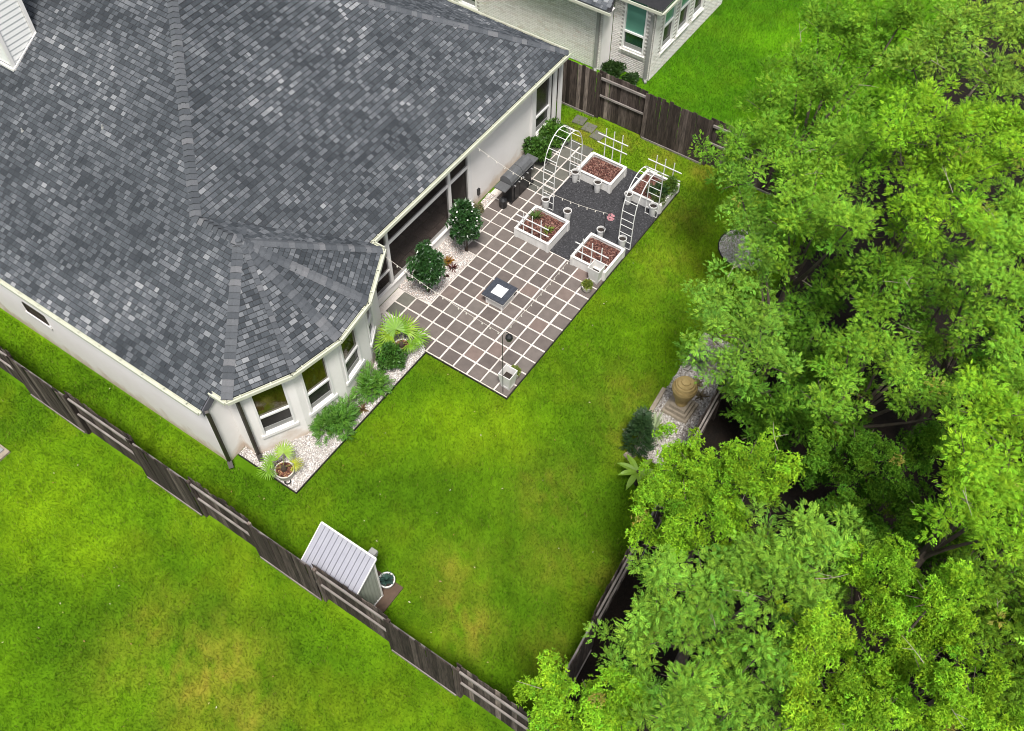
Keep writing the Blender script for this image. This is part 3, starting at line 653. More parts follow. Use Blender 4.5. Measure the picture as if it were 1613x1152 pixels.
# ------------------------------------------------------------------ fences
def plank_mesh(h, w=.1375, t=.018):
    m = MB(); j = random.uniform(-.02,.015); m.prism([(-w/2,-t/2),(w/2,-t/2),(w/2,t/2),(-w/2,t/2)], 0, h)
    for i in (4,5,6,7):
        x, y, z = m.v[i]; m.v[i] = (x, y, z+random.uniform(-.012,.012)+j)
    return m.mesh('plank', FENCE)
PLANKS = [plank_mesh(1.80+random.uniform(-.03,.03)) for _ in range(14)]
def fence(name, p0, p1, label, sections, group=None):
    """sections: (start, end, side) along p0->p1; side +1 puts the planks to the left of the line, -1 to the right; rails sit on the line"""
    p0, p1 = Vector((*p0,0)), Vector((*p1,0)); d = (p1-p0).normalized(); n = Vector((-d.y,d.x,0)); rz = math.atan2(d.y,d.x)
    T = thing(name, tuple(p0), label, 'fence', group)
    for s0, s1, side in sections:
        s = s0+.05
        while s < s1+.05:
            if True:
                ob = link('plank', random.choice(PLANKS), T, d*s+n*side*.055+Vector((0,0,random.uniform(0,.03)))); ob.rotation_euler = (random.uniform(-.012,.012), random.uniform(-.008,.008), rz+random.uniform(-.02,.02)+random.choice((0,math.pi)))
            s += .1405
        for z, w_ in ((1.60,.085),(.92,.06)):
            if z == 1.68 or True:
                m = MB(); a = p0+d*(s0+.02); b = p0+d*(s1-.02); m.beam(a+Vector((0,0,z))-n*side*.0, b+Vector((0,0,z))-n*side*.0, .045, w_ if z < 1.5 else .085); m.build('rail', RAIL_R if name == 'board_fence' and False else RAIL, T)
        m = MB(); m.beam(p0+d*(s0+.02)+n*side*.075+Vector((0,0,.0)), p0+d*(s1-.02)+n*side*.075+Vector((0,0,.0)), .022, .13); m.build('kickboard', RAIL, T)
        c = p0+d*(s0+.06)-n*side*.0; m = MB(); m.bx(c.x-.04,c.x+.04,c.y-.04,c.y+.04,0,1.74); m.build('post', FENCE, T)
    c = p0+d*sections[-1][1]; m = MB(); m.bx(c.x-.04,c.x+.04,c.y-.04,c.y+.04,0,1.76); m.build('post', FENCE, T)
    return T
# the long front fence: bays alternate between planks on the outside and planks on the inside
b_ = [14.0,11.9,9.9,7.85,5.7,3.4,1.45,-.47,-2.43,-4.5,-6.35,-8.25]
sec = []; side = 1
for i in range(len(b_)-1):
    # drawing from y=14 downwards: direction -y, left of the line is +x (inside), right is -x (outside)
    sec.append((14-b_[i], 14-b_[i+1], 1 if i % 2 == 0 else -1))
fence('board_fence', (-7.56,14.0), (-7.56,-8.25), 'long weathered plank fence running past the shed, bays alternating', sec)
fence('board_fence', (10.6,3.3), (10.6,-6.0), 'dark plank fence between the yard and the white brick house', [(0,2.0,-1),(2.0,3.78,1),(3.78,6.05,-1),(6.05,7.7,1),(7.7,9.3,-1)])
fence('board_fence', (-7.45,-8.36), (4.4,-7.42), 'plank fence along the wood behind the stone urn', [(0,2.4,-1),(2.4,4.8,1),(4.8,7.2,-1),(7.2,9.5,1),(9.5,11.85,1)])
def cap_rail(p, q, T):
    m = MB(); m.beam(p, q, .10, .03); m.build('cap_rail', RAIL_R, T)

# ------------------------------------------------------------------ patio
m = MB(); X0, X1, YR, YL = -1.06*S, 9.06, -5.95*S, 2.08
m.prism([(X0,YR),(4.62,YR),(4.62,.44),(9.02,.44),(9.02,2.10),(3.2,2.10),(3.2,1.3),(.92,1.3),(.92,2.06),(-.09,2.06),(-.09,.47),(X0,.02)], -.05, .012)
PAT = m.build('patio', GROUT); tag(PAT, kind='structure')
def paver_mesh(mt):
    m = MB(); a = .203; t = .035; m.frustum((0,0), a, a, -.03, t-.006); m.v = m.v; k = len(m.v)
    m2 = MB(); m2.add([(x*a,y*a,-.03) for x,y in ((-1,-1),(1,-1),(1,1),(-1,1))]+[(x*a,y*a,t-.006) for x,y in ((-1,-1),(1,-1),(1,1),(-1,1))]+[(x*(a-.006),y*(a-.006),t) for x,y in ((-1,-1),(1,-1),(1,1),(-1,1))],
        [(8,9,10,11)]+[(i,(i+1)%4,4+(i+1)%4,4+i) for i in range(4)]+[(4+i,4+(i+1)%4,8+(i+1)%4,8+i) for i in range(4)])
    return m2.mesh('paver', mt)
PVB, PVG = paver_mesh(PAVER), paver_mesh(PAVER_G)
cells = set()
for i in range(-1,10):
    for j in range(0,6): cells.add((i,j))
for i in range(-1,2): cells.add((i,-1))
for i in (0,1):
    for j in range(-4,0): cells.add((i,j))
for i in range(2,20): cells.add((i,-2))
for i in range(2,10): cells.add((i,-1))
for i in range(7,20): cells.add((i,-3))
for i in range(9,19): cells.add((i,-4))
for i in range(10,16): cells.add((i,-1)) if i > 11 and False else None
for i, j in sorted(cells):
    me_ = PVG if (i >= 14 or (i in (0,1) and j < -3)) else PVB
    ob = link('paver', me_, PAT, ((i+.5)*S+random.uniform(-.006,.006), -(j+.5)*S+random.uniform(-.006,.006), random.uniform(-.006,.003))); ob.rotation_euler = (random.uniform(-.006,.006), random.uniform(-.006,.006), random.uniform(-.014,.014)+random.choice((0,math.pi/2,math.pi)))
for x, y, r in ((10.12,1.62,.1),(9.98,1.16,.05),(9.80,.72,-.08),(9.45,1.75,.0)):
    st = link('stepping_stone', PVG, None, (x,y,.0)); st.rotation_euler = (0,0,r)
for o, lb in zip([o for o in bpy.data.objects if o.name.startswith('stepping_stone')], ('grey stepping stone in grass nearest the dark plank fence', 'grey stepping stone in the middle of the diagonal row of three', 'grey stepping stone in grass nearest the trellis and bare bed', 'grey stepping stone beside the white downpipe at the house corner')):
    tag(o, lb, 'stepping stone', 'stepping stones in the grass by the far fence')
# dark slate square with raised beds
m = MB(); m.prism([(4.625,YR),(9.04,YR),(9.04,.435),(4.625,.435)], -.05, .014); PADO = m.build('slate_pad', PAD); tag(PADO, kind='structure')
n = 9000; P = np.c_[RNG.uniform(4.64,9.02,n), RNG.uniform(YR+.02,.42,n)]; sz = RNG.uniform(.012,.034,n); th = RNG.uniform(0,6.28,n)
V = np.zeros((n,4,3)); 
for k in range(4):
    a = th+k*np.pi/2; rr = sz*(1 if k%2 else .55); V[:,k,0] = P[:,0]+np.cos(a)*rr; V[:,k,1] = P[:,1]+np.sin(a)*rr; V[:,k,2] = RNG.uniform(.016,.034,n)
o = link('slate_chips', npmesh('slate_chips', V.reshape(-1,3), np.arange(4*n).reshape(n,4), CHIP, np.repeat(RNG.uniform(.025,.10,(n,1))*np.array([[1,1,1.08]]),4,0))); tag(o, 'dark slate chippings around the raised beds', 'slate chippings', kind='stuff')
def edging(pts, label):
    m = MB()
    for a, b in zip(pts, pts[1:]): m.beam((*a,.01), (*b,.01), .022, .085)
    o = m.build('metal_edging', STEEL); tag(o, label, 'edging')
edging([(-.50,.0),(-.50,-2.755),(9.06,-2.755)], 'thin dark metal edging along the patio and slate square')
edging([(-5.84,1.95),(-5.84,-.03),(-.52,-.03)], 'thin dark metal edging around the white gravel bed')
# gravel beds ---------------------------------------------------
def stones(name, poly, n, cols, label, zc=.02, szr=(.014,.03)):
    xs, ys = [p[0] for p in poly], [p[1] for p in poly]; P = np.c_[RNG.uniform(min(xs),max(xs),n*3), RNG.uniform(min(ys),max(ys),n*3)]
    P = P[inpoly(P[:,0],P[:,1],poly)][:n]; n = len(P); r = RNG.uniform(*szr,n)
    octv = np.array([(1,0,0),(0,1,0),(-1,0,0),(0,-1,0),(0,0,.75),(0,0,-.75)]); th = RNG.uniform(0,6.28,n)
    jit = RNG.uniform(.65,1.25,(n,6,1)); v = octv[None]*jit*r[:,None,None]
    c, s = np.cos(th)[:,None], np.sin(th)[:,None]; V = np.stack([v[...,0]*c-v[...,1]*s, v[...,0]*s+v[...,1]*c, v[...,2]], -1)
    V[...,0] += P[:,0,None]; V[...,1] += P[:,1,None]; V[...,2] += (zc+RNG.uniform(0,.015,n))[:,None]
    F = np.array([(0,1,4),(1,2,4),(2,3,4),(3,0,4),(1,0,5),(2,1,5),(3,2,5),(0,3,5)]); F = (F[None]+6*np.arange(n)[:,None,None]).reshape(-1,3)
    cc = np.array(cols)[RNG.integers(0,len(cols),n)]*RNG.uniform(.8,1.12,(n,1))
    o = link(name, npmesh(name, V.reshape(-1,3), F, PEBB, np.repeat(np.clip(cc,0,.85),6,0))); tag(o, label, 'gravel', kind='stuff')
WG = [(.74,.71,.69),(.80,.78,.76),(.62,.58,.55),(.78,.72,.68),(.42,.38,.36)]; PG = [(.76,.67,.62),(.80,.76,.72),(.64,.52,.47),(.78,.72,.68),(.80,.78,.76)]
BEDP = [(-5.82,1.98),(-5.82,-.01),(-.53,-.01),(-.47,.02),(-.09,.46),(-.09,2.06),(-.4,1.55),(-1.68,.86),(-2.97,.65),(-4.32,.88),(-5.56,1.53),(-5.56,1.98)]
m = MB(); m.prism(BEDP, -.05, .010); tag(m.build('gravel_bed', BEDBASE), kind='structure')
stones('white_gravel', BEDP, 9500, WG, 'white gravel in the bed round the bay windows')
BED2 = [(.93,2.07),(.93,1.30),(1.0,.94),(3.2,.94),(3.2,1.40),(4.1,1.42),(4.1,1.88),(5.6,1.90),(5.6,2.12),(.93,2.12)]
m = MB(); m.prism(BED2, -.04, .020); tag(m.build('gravel_bed', BEDBASE), kind='structure')
stones('pink_gravel', BED2, 4200, PG, 'pinkish white gravel below the porch screens', zc=.03)
stones('wall_gravel', [(6.6,1.9),(8.6,1.7),(8.9,2.14),(6.6,2.14)], 1200, PG+[(.3,.22,.15)], 'tan gravel along the wall behind the grill')
URNB = [(.02,-6.42),(1.9,-6.12),(4.5,-6.05),(4.6,-7.30),(.02,-7.66)]
m = MB(); m.prism(URNB, -.05, .015); tag(m.build('gravel_bed', BEDBASE), kind='structure')
stones('grey_gravel', URNB, 5200, [(.5,.47,.43),(.62,.58,.54),(.34,.31,.27),(.25,.22,.19),(.7,.67,.64)], 'grey and white pebbles around the stone urn', szr=(.016,.04))
ROUND = [(8.05+.85*math.cos(a*.31416), -5.62+.85*math.sin(a*.31416)) for a in range(20)]
m = MB(); m.prism(ROUND, -.05, .012); tag(m.build('gravel_bed', BEDBASE), kind='structure')
stones('white_gravel', ROUND, 1800, WG, 'white gravel in the round bed under the tree by the lawn')
m = MB(); m.tube([(x+.02*(x-8.05),y+.02*(y+5.62),.03) for x,y in ROUND], .02, 5, closed=True); tag(m.build('metal_edging', STEEL), 'dark curved edging ring around the round gravel bed', 'edging')
for k, (a, b) in enumerate((((1.12,-6.16),(2.15,-6.08)), ((.05,-6.40),(1.05,-6.20)))):
    m = MB(); m.beam((*a,.05),(*b,.05),.11,.12); tag(m.build('edging_timber', STONEP), ('pale timber kerb on the lawn side of the urn', 'pale timber kerb beside the dark conifer')[k], 'kerb')

# ------------------------------------------------------------------ raised beds, trellises, arches, pots
def mulch(parent, x0, x1, y0, y1, z):
    m = MB(); nx = 9; g_ = [(x0+(x1-x0)*i/nx, y0+(y1-y0)*j/nx, z+random.uniform(-.015,.02)) for j in range(nx+1) for i in range(nx+1)]
    m.add(g_, [(j*(nx+1)+i, j*(nx+1)+i+1, (j+1)*(nx+1)+i+1, (j+1)*(nx+1)+i) for j in range(nx) for i in range(nx)])
    mo = m.build('mulch', MULCH, parent)
    n = 700; P = np.c_[RNG.uniform(x0+.02,x1-.02,n), RNG.uniform(y0+.02,y1-.02,n)]; th = RNG.uniform(0,3.14,n); L = RNG.uniform(.015,.045,n); w_ = L*.3
    V = np.zeros((n,4,3)); dx, dy = np.cos(th), np.sin(th)
    for k, (a, b) in enumerate(((-1,-1),(1,-1),(1,1),(-1,1))):
        V[:,k,0] = P[:,0]+a*dx*L-b*dy*w_; V[:,k,1] = P[:,1]+a*dy*L+b*dx*w_; V[:,k,2] = z+RNG.uniform(.012,.04,n)
    V -= np.array(ORG[parent]); col = np.array([(.24,.11,.085),(.14,.055,.042),(.32,.18,.14),(.05,.02,.018)])[RNG.integers(0,4,n)]
    o = link('mulch_bits', npmesh('mulch_bits', V.reshape(-1,3), np.arange(4*n).reshape(n,4), MULCHBITS, np.repeat(col,4,0)), mo); tag(o, kind='stuff')
def raised_bed(x0, x1, y0, y1, label, h=.34):
    T = thing('raised_bed', ((x0+x1)/2,(y0+y1)/2,.02), label, 'raised bed', 'white raised garden beds'); t = .035
    for k in range(2):
        za, zb = .03+k*h/2+(.004 if k else 0), .03+(k+1)*h/2
        for a in ((x0,x1,y0,y0+t),(x0,x1,y1-t,y1),(x0,x0+t,y0+t+.002,y1-t-.002),(x1-t,x1,y0+t+.002,y1-t-.002)):
            m = MB(); m.bx(*a,za,zb); m.build('side_board', WHITE_WOOD, T)
    for x in (x0+.03,x1-.03):
        for y in (y0+.03,y1-.03):
            m = MB(); m.bx(x-.05,x+.05,y-.05,y+.05,.016,h+.055); m.frustum((x,y),.05,.02,h+.055,h+.085); m.build('corner_post', WHITE_WOOD, T)
    for a in ((x0+.085,x1-.085,y0-.02,y0+t+.02),(x0+.085,x1-.085,y1-t-.02,y1+.02),(x0-.02,x0+t+.02,y0+.085,y1-.085),(x1-t-.02,x1+.02,y0+.085,y1-.085)):
        m = MB(); m.bx(*a,h+.033,h+.052); m.build('top_rail', WHITE_WOOD, T)
    mulch(T, x0+t, x1-t, y0+t, y1-t, h-.08); return T
raised_bed(7.72,8.68,-1.00,.22, 'white raised bed with bare mulch, nearest the far fence')
raised_bed(7.82,8.96,-2.74,-1.60, 'white raised bed full of herbs at the lawn corner')
raised_bed(4.52,5.66,-.78,.42, 'white raised bed holding two small leafy plants')
raised_bed(4.52,5.64,-2.74,-1.58, 'white raised bed with bare mulch beside the tall square planter')
def trellis(x, y0, y1, zs, vs_, z0, z1, label, tilt=0.0):
    T = thing('trellis', (x,(y0+y1)/2,.05), label, 'trellis', 'white trellises standing in the raised beds')
    for y in vs_:
        m = MB(); m.beam((x,y,z0),(x+tilt,y,z1),.022,.022); m.build('upright', WIRE, T)
    for z in zs:
        m = MB(); xx = x+tilt*(z-z0)/(z1-z0); m.beam((xx-.022,y0,z),(xx-.022,y1,z),.022,.026); m.build('crossbar', WIRE, T)
trellis(8.74,-.95,.13,(.86,1.20),(-.14,-.43,-.73),.06,1.5, 'white trellis behind the bare bed nearest the far fence')
trellis(9.00,-2.75,-1.57,(.48,.81),(-1.85,-2.15,-2.46),.06,1.08, 'white trellis standing behind the herb bed')
trellis(4.58,-.75,.40,(.66,.94),(.15,-.16,-.47),.24,1.15, 'white trellis at the front of the bed with two plants')
trellis(4.60,-2.77,-1.66,(.66,.98),(-1.90,-2.21,-2.53),.24,1.23, 'white trellis at the front of the bed by the square planter')
def arch(xa, xb, ya, yb, h, label):
    T = thing('garden_arch', ((xa+xb)/2,(ya+yb)/2,.015), label, 'garden arch', 'white wire garden arches'); xc, rx = (xa+xb)/2, (xb-xa)/2; zs = h*.52
    def P(t):      # pointed-ish hoop
        return (xc-rx*math.cos(t), zs+(h-zs)*math.sin(t)**.9)
    prof = [(xa,.0),(xa,zs*.5)]+[P(t*math.pi/20) for t in range(21)]+[(xb,zs*.5),(xb,.0)]
    for y in (ya,yb):
        m = MB(); m.tube([(x,y,z) for x,z in prof], .014, 6); m.build('hoop', WIRE, T)
    rungs = [(xa,z) for z in (.03,.3,.6,.9,1.15)]+[(xb,z) for z in (.03,.3,.6,.9,1.15)]+[P(t*math.pi/20) for t in (1,3,5,8,10,12,15,17,19)]
    for x, z in rungs:
        m = MB(); m.tube([(x,ya,z),(x,yb,z)], .010, 5); m.build('rung', WIRE, T)
    if 'grill' in label:
        m = MB()
        for y in (ya+.12,ya+.24): m.tube([(xb,y,.05),(xb,y,1.1)], .006, 4)
        m.build('lattice', WIRE, T)
    return T
arch(6.08,7.63,.06,.45,2.52,'white wire garden arch on the pavers near the grill')
arch(6.00,7.62,-2.74,-2.33,2.38,'white wire garden arch at the lawn edge beside the herb bed')
def pot(x, y, label, r=.12, h=.42, mt=POTW, soil=SOIL, group='slim white pots by the beds'):
    T = thing('plant_pot', (x,y,.02), label, 'pot', group); m = MB()
    m.lathe([(r*.72,0),(r*.78,.02),(r*.97,h*.86),(r*1.08,h*.87),(r*1.10,h),(r*.96,h),(r*.92,h*.84)], 18, (x,y,.02), cap1=False); m.build('body', mt, T, smooth=True)
    m = MB(); m.lathe([(r*.94,h*.83),(r*.5,h*.86)], 18, (x,y,.02), cap0=False); m.build('soil', soil, T); return T
pot(7.56,.20,'white pot at the bare bed corner, inside the grill-side arch foot')
pot(7.57,-.62,'white pot at the lawn-facing corner of the bare bed by the far fence')
pot(6.02,.30,'white pot at the near foot of the grill-side arch')
pot(5.98,-.52,'white pot behind the bed with two plants')
pot(5.90,-1.76,'white pot holding the hook pole by the slate square')
pot(5.95,-2.48,'white pot at the near foot of the lawn-side arch')
pot(7.66,-1.68,'white pot at the inner corner of the herb bed')
pot(7.66,-2.56,'white pot at the far foot of the lawn-side arch')
def square_planter(x, y, label, a0=.135, a1=.19, h=.6, rz=0):
    T = thing('square_planter', (x,y,.035), label, 'planter', 'tall square white planters'); m = MB(); z = .035
    t = .02
    v = []
    for a, zz in ((a0,z),(a1,z+h),(a1-t,z+h),(a1-t-.02,z+h*.55)): v += [(x+i*a,y+j*a,zz) for i,j in ((-1,-1),(1,-1),(1,1),(-1,1))]
    f = [(3,2,1,0)]+[(4*r+i,4*r+(i+1)%4,4*r+4+(i+1)%4,4*r+4+i) for r in range(3) for i in range(4)]
    m.add(v, f); m.build('body', WHITE_WOOD, T)
    m = MB(); b = a1-.04; m.add([(x-b,y-b,z+h*.56),(x+b,y-b,z+h*.56),(x+b,y+b,z+h*.56),(x-b,y+b,z+h*.56)], [(0,1,2,3)]); m.build('soil', SOIL, T)
    for i, j in ((-1,0),(1,0),(0,-1),(0,1)):
        m = MB(); zz = z+h*.5; aa = (a0+a1)/2+.004
        if i: m.beam((x+i*(a0+.012),y-a0*.6,z+.08),(x+i*(a0+.012),y+a0*.6,z+.08),.012,.05)
        else: m.beam((x-a0*.6,y+j*(a0+.012),z+.08),(x+a0*.6,y+j*(a0+.012),z+.08),.012,.05)
        m.build('foot_band', WHITE_WOOD, T)
    return T
square_planter(-.12,-2.53,'tall square white planter on the patio tip')
square_planter(4.41,-2.51,'tall square white planter against the raised bed')

# ------------------------------------------------------------------ fire pit table
T = thing('fire_pit_table', (2.19,-.65,.035), 'low white fire pit table with a dark stone rim in mid patio', 'fire pit'); x, y = 2.19, -.65
m = MB(); m.bx(x-.27,x+.27,y-.27,y+.27,.04,.40); m.build('body', WHITE_WOOD, T)
for i in (-1,1):
    for j in (-1,1):
        m = MB(); m.bx(x+i*.26-.03,x+i*.26+.03,y+j*.26-.03,y+j*.26+.03,.036,.405); m.build('corner_post', TRIM, T)
for a in ((-.37,.37,-.37,-.19),(-.37,.37,.19,.37),(-.37,-.19,-.188,.188),(.19,.37,-.188,.188)):
    m = MB(); m.bx(x+a[0],x+a[1],y+a[2],y+a[3],.41,.455); m.build('top_slab', GRANITE, T)
m = MB(); nx = 8; m.add([(x-.19+.38*i/nx,y-.19+.38*j/nx,.435+random.uniform(0,.018)) for j in range(nx+1) for i in range(nx+1)], [(j*(nx+1)+i,j*(nx+1)+i+1,(j+1)*(nx+1)+i+1,(j+1)*(nx+1)+i) for j in range(nx) for i in range(nx)]); m.build('fire_glass', FIREGLASS, T)
m = MB(); m.bx(x-.375,x+.375,y-.375,y+.375,.398,.409); m.build('apron', WHITE_WOOD, T)
# ------------------------------------------------------------------ gas grill
T = thing('gas_grill', (6.05,1.42,.035), 'black gas grill with grey lid and side shelves against the wall', 'grill')
m = MB(); m.bx(5.56,6.62,1.24,1.60,.12,.78); m.build('cart', BLACK, T)
for xx in (5.82,6.10,6.36):
    m = MB(); m.bx(xx-.13,xx+.13,1.222,1.238,.16,.70); m.build('door', BLACK, T)
m = MB(); m.bx(5.50,6.66,1.19,1.64,.78,.90); m.build('firebox', BLACK, T)
m = MB(); prof = [(1.20,.90),(1.22,1.02),(1.30,1.12),(1.42,1.16),(1.54,1.14),(1.63,1.02),(1.64,.90)]
for xa, xb in ((5.50,6.10),(6.115,6.64)):
    m = MB(); n = len(prof); m.add([(xa,a,b) for a,b in prof]+[(xb,a,b) for a,b in prof], [tuple(range(n)),tuple(range(2*n-1,n-1,-1))]+[(i,n+i,n+i+1,i+1) for i in range(n-1)]); m.build('lid', GREYMETAL, T)
    h_ = MB(); h_.tube([(xa+.08,1.20,1.00),(xa+.08,1.16,1.0),(xb-.08,1.16,1.0),(xb-.08,1.20,1.00)], .012, 6); h_.build('handle', CHROME, T)
for xa, xb in ((5.16,5.49),(6.67,6.98)):
    m = MB(); m.bx(xa,xb,1.22,1.62,.86,.90); m.build('side_shelf', GREYMETAL, T)
m = MB(); m.bx(5.50,6.66,1.175,1.19,.76,.88); m.build('control_panel', BLACK, T)
for k in range(5):
    m = MB(); m.tube([(5.62+k*.23,1.175,.82),(5.62+k*.23,1.14,.82)], .028, 10); m.build('knob', CHROME, T)
for xx in (5.58,6.60):
    for yy in (1.28,1.57):
        m = MB(); m.bx(xx-.025,xx+.025,yy-.025,yy+.025,.036,.14); m.build('leg', BLACK, T)
for yy in (1.24,1.56):
    m = MB(); m.tube([(6.66,yy-.02,.12),(6.66,yy+.02,.12)], .085, 14); m.build('wheel', BLACK, T)
m = MB(); m.lathe([(.11,0),(.13,.08),(.13,.30),(.06,.38)], 12, (5.34,1.42,.04)); o = m.build('gas_bottle', BLACK, T, smooth=True)

# ------------------------------------------------------------------ shed
T = thing('garden_shed', (-7.1,-2.9,0), 'small grey metal pent-roof shed beside the long fence', 'shed'); x0, x1, y0, y1 = -7.42, -6.76, -3.52, -2.10; zl, zh = 1.58, 2.02
m = MB(); m.add([(x0,y0,.06),(x1,y0,.06),(x1,y1,.06),(x0,y1,.06),(x0,y0,zl),(x1,y0,zh),(x1,y1,zh),(x0,y1,zl)], [(3,2,1,0),(0,1,5,4),(1,2,6,5),(2,3,7,6),(3,0,4,7),(4,5,6,7)]); m.build('wall', SHEDWALL, T)
k = 0; xx = x0+.03
while xx < x1-.02:
    z = zl+(zh-zl)*(xx-x0)/(x1-x0); m = MB(); m.beam((xx+.045,y0-.008,.06),(xx+.045,y0-.008,z-.01),.09-.018,.016,up=(0,1,0)); m.build('wall_panel', SHEDWALL, T); xx += .095
yy = y0+.05
while yy < y1-.05:
    m = MB(); m.beam((x1+.008,yy+.045,.06),(x1+.008,yy+.045,zh-.04),.016,.072,up=(0,1,0)); m.build('wall_panel', SHEDWALL, T); yy += .095
for y in (y0-.012,):
    m = MB(); m.beam((x1+.01,y,.05),(x1+.01,y,zh),.04,.04); m.beam((x0,y,.08),(x1,y,.08),.03,.05); m.build('corner_trim', TRIM, T)
RX0, RX1 = x0-.09, x1+.05; rz = lambda x: zl+.03+(zh-zl)*(x-x0)/(x1-x0)
m = MB(); m.add([(RX0,y0-.08,rz(RX0)),(RX1,y0-.08,rz(RX1)),(RX1,y1+.06,rz(RX1)),(RX0,y1+.06,rz(RX0)),(RX0,y0-.08,rz(RX0)-.03),(RX1,y0-.08,rz(RX1)-.03),(RX1,y1+.06,rz(RX1)-.03),(RX0,y1+.06,rz(RX0)-.03)], [(0,1,2,3),(7,6,5,4),(0,4,5,1),(1,5,6,2),(2,6,7,3),(3,7,4,0)])
SR = m.build('shed_roof', FASCIA, T)
npn = 12; step = (y1+.06-(y0-.08))/npn
for k in range(npn):
    ya = y0-.08+k*step+.008; yb = ya+step-.016; m = MB()
    m.add([(RX0-.01,ya,rz(RX0)+.002),(RX1,ya,rz(RX1)+.002),(RX1,yb,rz(RX1)+.002),(RX0-.01,yb,rz(RX0)+.002),(RX0-.01,ya,rz(RX0)+.02),(RX1,ya,rz(RX1)+.02),(RX1,yb,rz(RX1)+.02),(RX0-.01,yb,rz(RX0)+.02)], [(4,5,6,7),(0,1,5,4),(1,2,6,5),(2,3,7,6),(3,0,4,7)]); m.build('roof_panel', SHEDROOF, SR)
m = MB(); m.beam((RX1,y0-.08,rz(RX1)+.01),(RX1,y1+.06,rz(RX1)+.01),.035,.05); m.beam((RX0,y0-.085,rz(RX0)),(RX1,y0-.085,rz(RX1)),.018,.05); m.beam((RX0,y1+.065,rz(RX0)),(RX1,y1+.065,rz(RX1)),.018,.05); m.build('roof_trim', TRIM, SR)
m = MB(); m.beam((x1,-3.33,1.72),(x1+.16,-3.33,1.80),.03,.03); m.bx(x1+.13,x1+.29,-3.42,-3.25,1.76,1.86); m.bx(x1+.15,x1+.27,-3.40,-3.27,1.64,1.76); m.build('wall_lantern', BLIND, T)
m = MB(); m.bx(-7.46,-6.30,-3.80,-1.98,-.03,.035); tag(m.build('shed_base', PADWOOD), 'brown timber base under the grey shed', 'base')

# ------------------------------------------------------------------ stone urn
T = thing('stone_urn', (1.86,-6.72,.02), 'tan ringed stone urn on stepped square plinth in the pebbles', 'urn'); x, y = 1.86, -6.72
for a, z0, z1 in ((.38,.02,.10),(.30,.10,.20),(.23,.20,.30)):
    m = MB(); m.frustum((x,y),a,a-.015,z0,z1); m.build('plinth_step', STONEP, T)
m = MB(); pr = [(.15,.30),(.17,.36),(.15,.42),(.20,.55),(.27,.72),(.315,.90),(.325,1.0),(.315,1.06),(.30,1.085),(.285,1.075),(.275,1.10),(.255,1.16),(.225,1.175),(.215,1.165),(.205,1.20),(.13,1.225),(.12,1.215),(.11,1.25),(.04,1.27)]
m.lathe(pr, 32, (x,y,0)); m.build('body', STONE, T, smooth=True)
m = MB(); m.tube([(x+.3*math.cos(a*.2618)*1.06,y+.3*math.sin(a*.2618)*1.06,.99) for a in range(24)], .016, 6, closed=True); m.build('ring', STONE, T, smooth=True)
# loose stone on the lawn edge, and the corner of a neighbour's slab
m = MB(); m.add([(-.30,-6.42,0),(-.05,-6.52,0),(.02,-6.30,0),(-.22,-6.20,0),(-.27,-6.40,.09),(-.08,-6.47,.11),(-.02,-6.31,.08),(-.2,-6.24,.1)], [(4,5,6,7),(0,1,5,4),(1,2,6,5),(2,3,7,6),(3,0,4,7)]); tag(m.build('edge_stone', STONEP), 'pale stone on the lawn edge by the conifer', 'stone')
m = MB(); m.bx(-9.62,-9.12,6.86,7.5,-.02,.06); tag(m.build('concrete_step', STONEP), 'pale slab corner in the grass at the left edge', 'slab')
m = MB(); m.bx(-9.44,-9.18,7.0,7.5,.06,.1); tag(m.build('floor_vent', BLIND), 'dark grating lying on the pale slab corner', 'grating')
# valve cover ring in the white gravel
m = MB(); m.tube([(-5.72+.075*math.cos(a*.5236),.36+.075*math.sin(a*.5236),.05) for a in range(12)], .02, 6, closed=True); tag(m.build('black_ring', BLACK), 'small black ring lying on gravel by the potted palm', 'ring')

# ------------------------------------------------------------------ string lights and poles
def catenary(p, q, sag, n=24):
    p, q = Vector(p), Vector(q); return [p.lerp(q,i/n)-Vector((0,0,sag*4*(i/n)*(1-i/n))) for i in range(n+1)]
def lights(pts, label, nb):
    T = thing('string_lights', tuple(pts[0]), label, 'string lights', 'string lights over the patio'); m = MB(); m.tube(pts, .0045, 5); m.build('cord', CORD, T)
    for k in range(nb):
        t = (k+.5)/nb*(len(pts)-1); i = int(t); p = pts[i].lerp(pts[min(i+1,len(pts)-1)], t-i)
        m = MB(); m.lathe([(.010,-.02),(.012,-.03),(.02,-.055),(.018,-.07),(.006,-.085)], 8, tuple(p)); m.lathe([(.010,0),(.010,-.022)], 6, tuple(p)); m.build('bulb', BULB, T)
def pole(x, y, h, label, r=.010):
    T = thing('hook_pole', (x,y,0), label, 'pole'); m = MB(); m.tube([(x,y,0),(x,y,h-.1),(x+.03,y-.03,h),(x+.09,y-.09,h),(x+.12,y-.12,h-.08)], r, 6); m.build('rod', BLACK, T); return T
pole(-.41,-2.57,2.66,'thin black pole at the patio tip carrying string lights')
pole(5.76,-1.93,1.32,'thin black hook pole behind the bed by the square planter')
lights(catenary((-.16,1.30,2.80), (-.40,-2.56,2.60), .10), 'string lights from bay gutter to the patio tip pole', 15)
lights(catenary((-.38,-2.56,2.60), (4.56,-1.64,.46), .12), 'string lights from patio tip pole to the raised bed', 15)
lights(catenary((5.80,-1.98,1.30), (4.6,1.85,2.82), .35), 'string lights from hook pole over the grill to the eave', 16)
T = thing('bird_feeder', (-.29,-2.69,2.30), 'small dark round feeder hanging on the patio pole', 'feeder'); m = MB(); m.lathe([(.01,.28),(.02,.26),(.085,.20),(.10,.14),(.075,.05),(.02,.0)], 10, (-.29,-2.69,2.30)); m.build('body', BLACK, T)
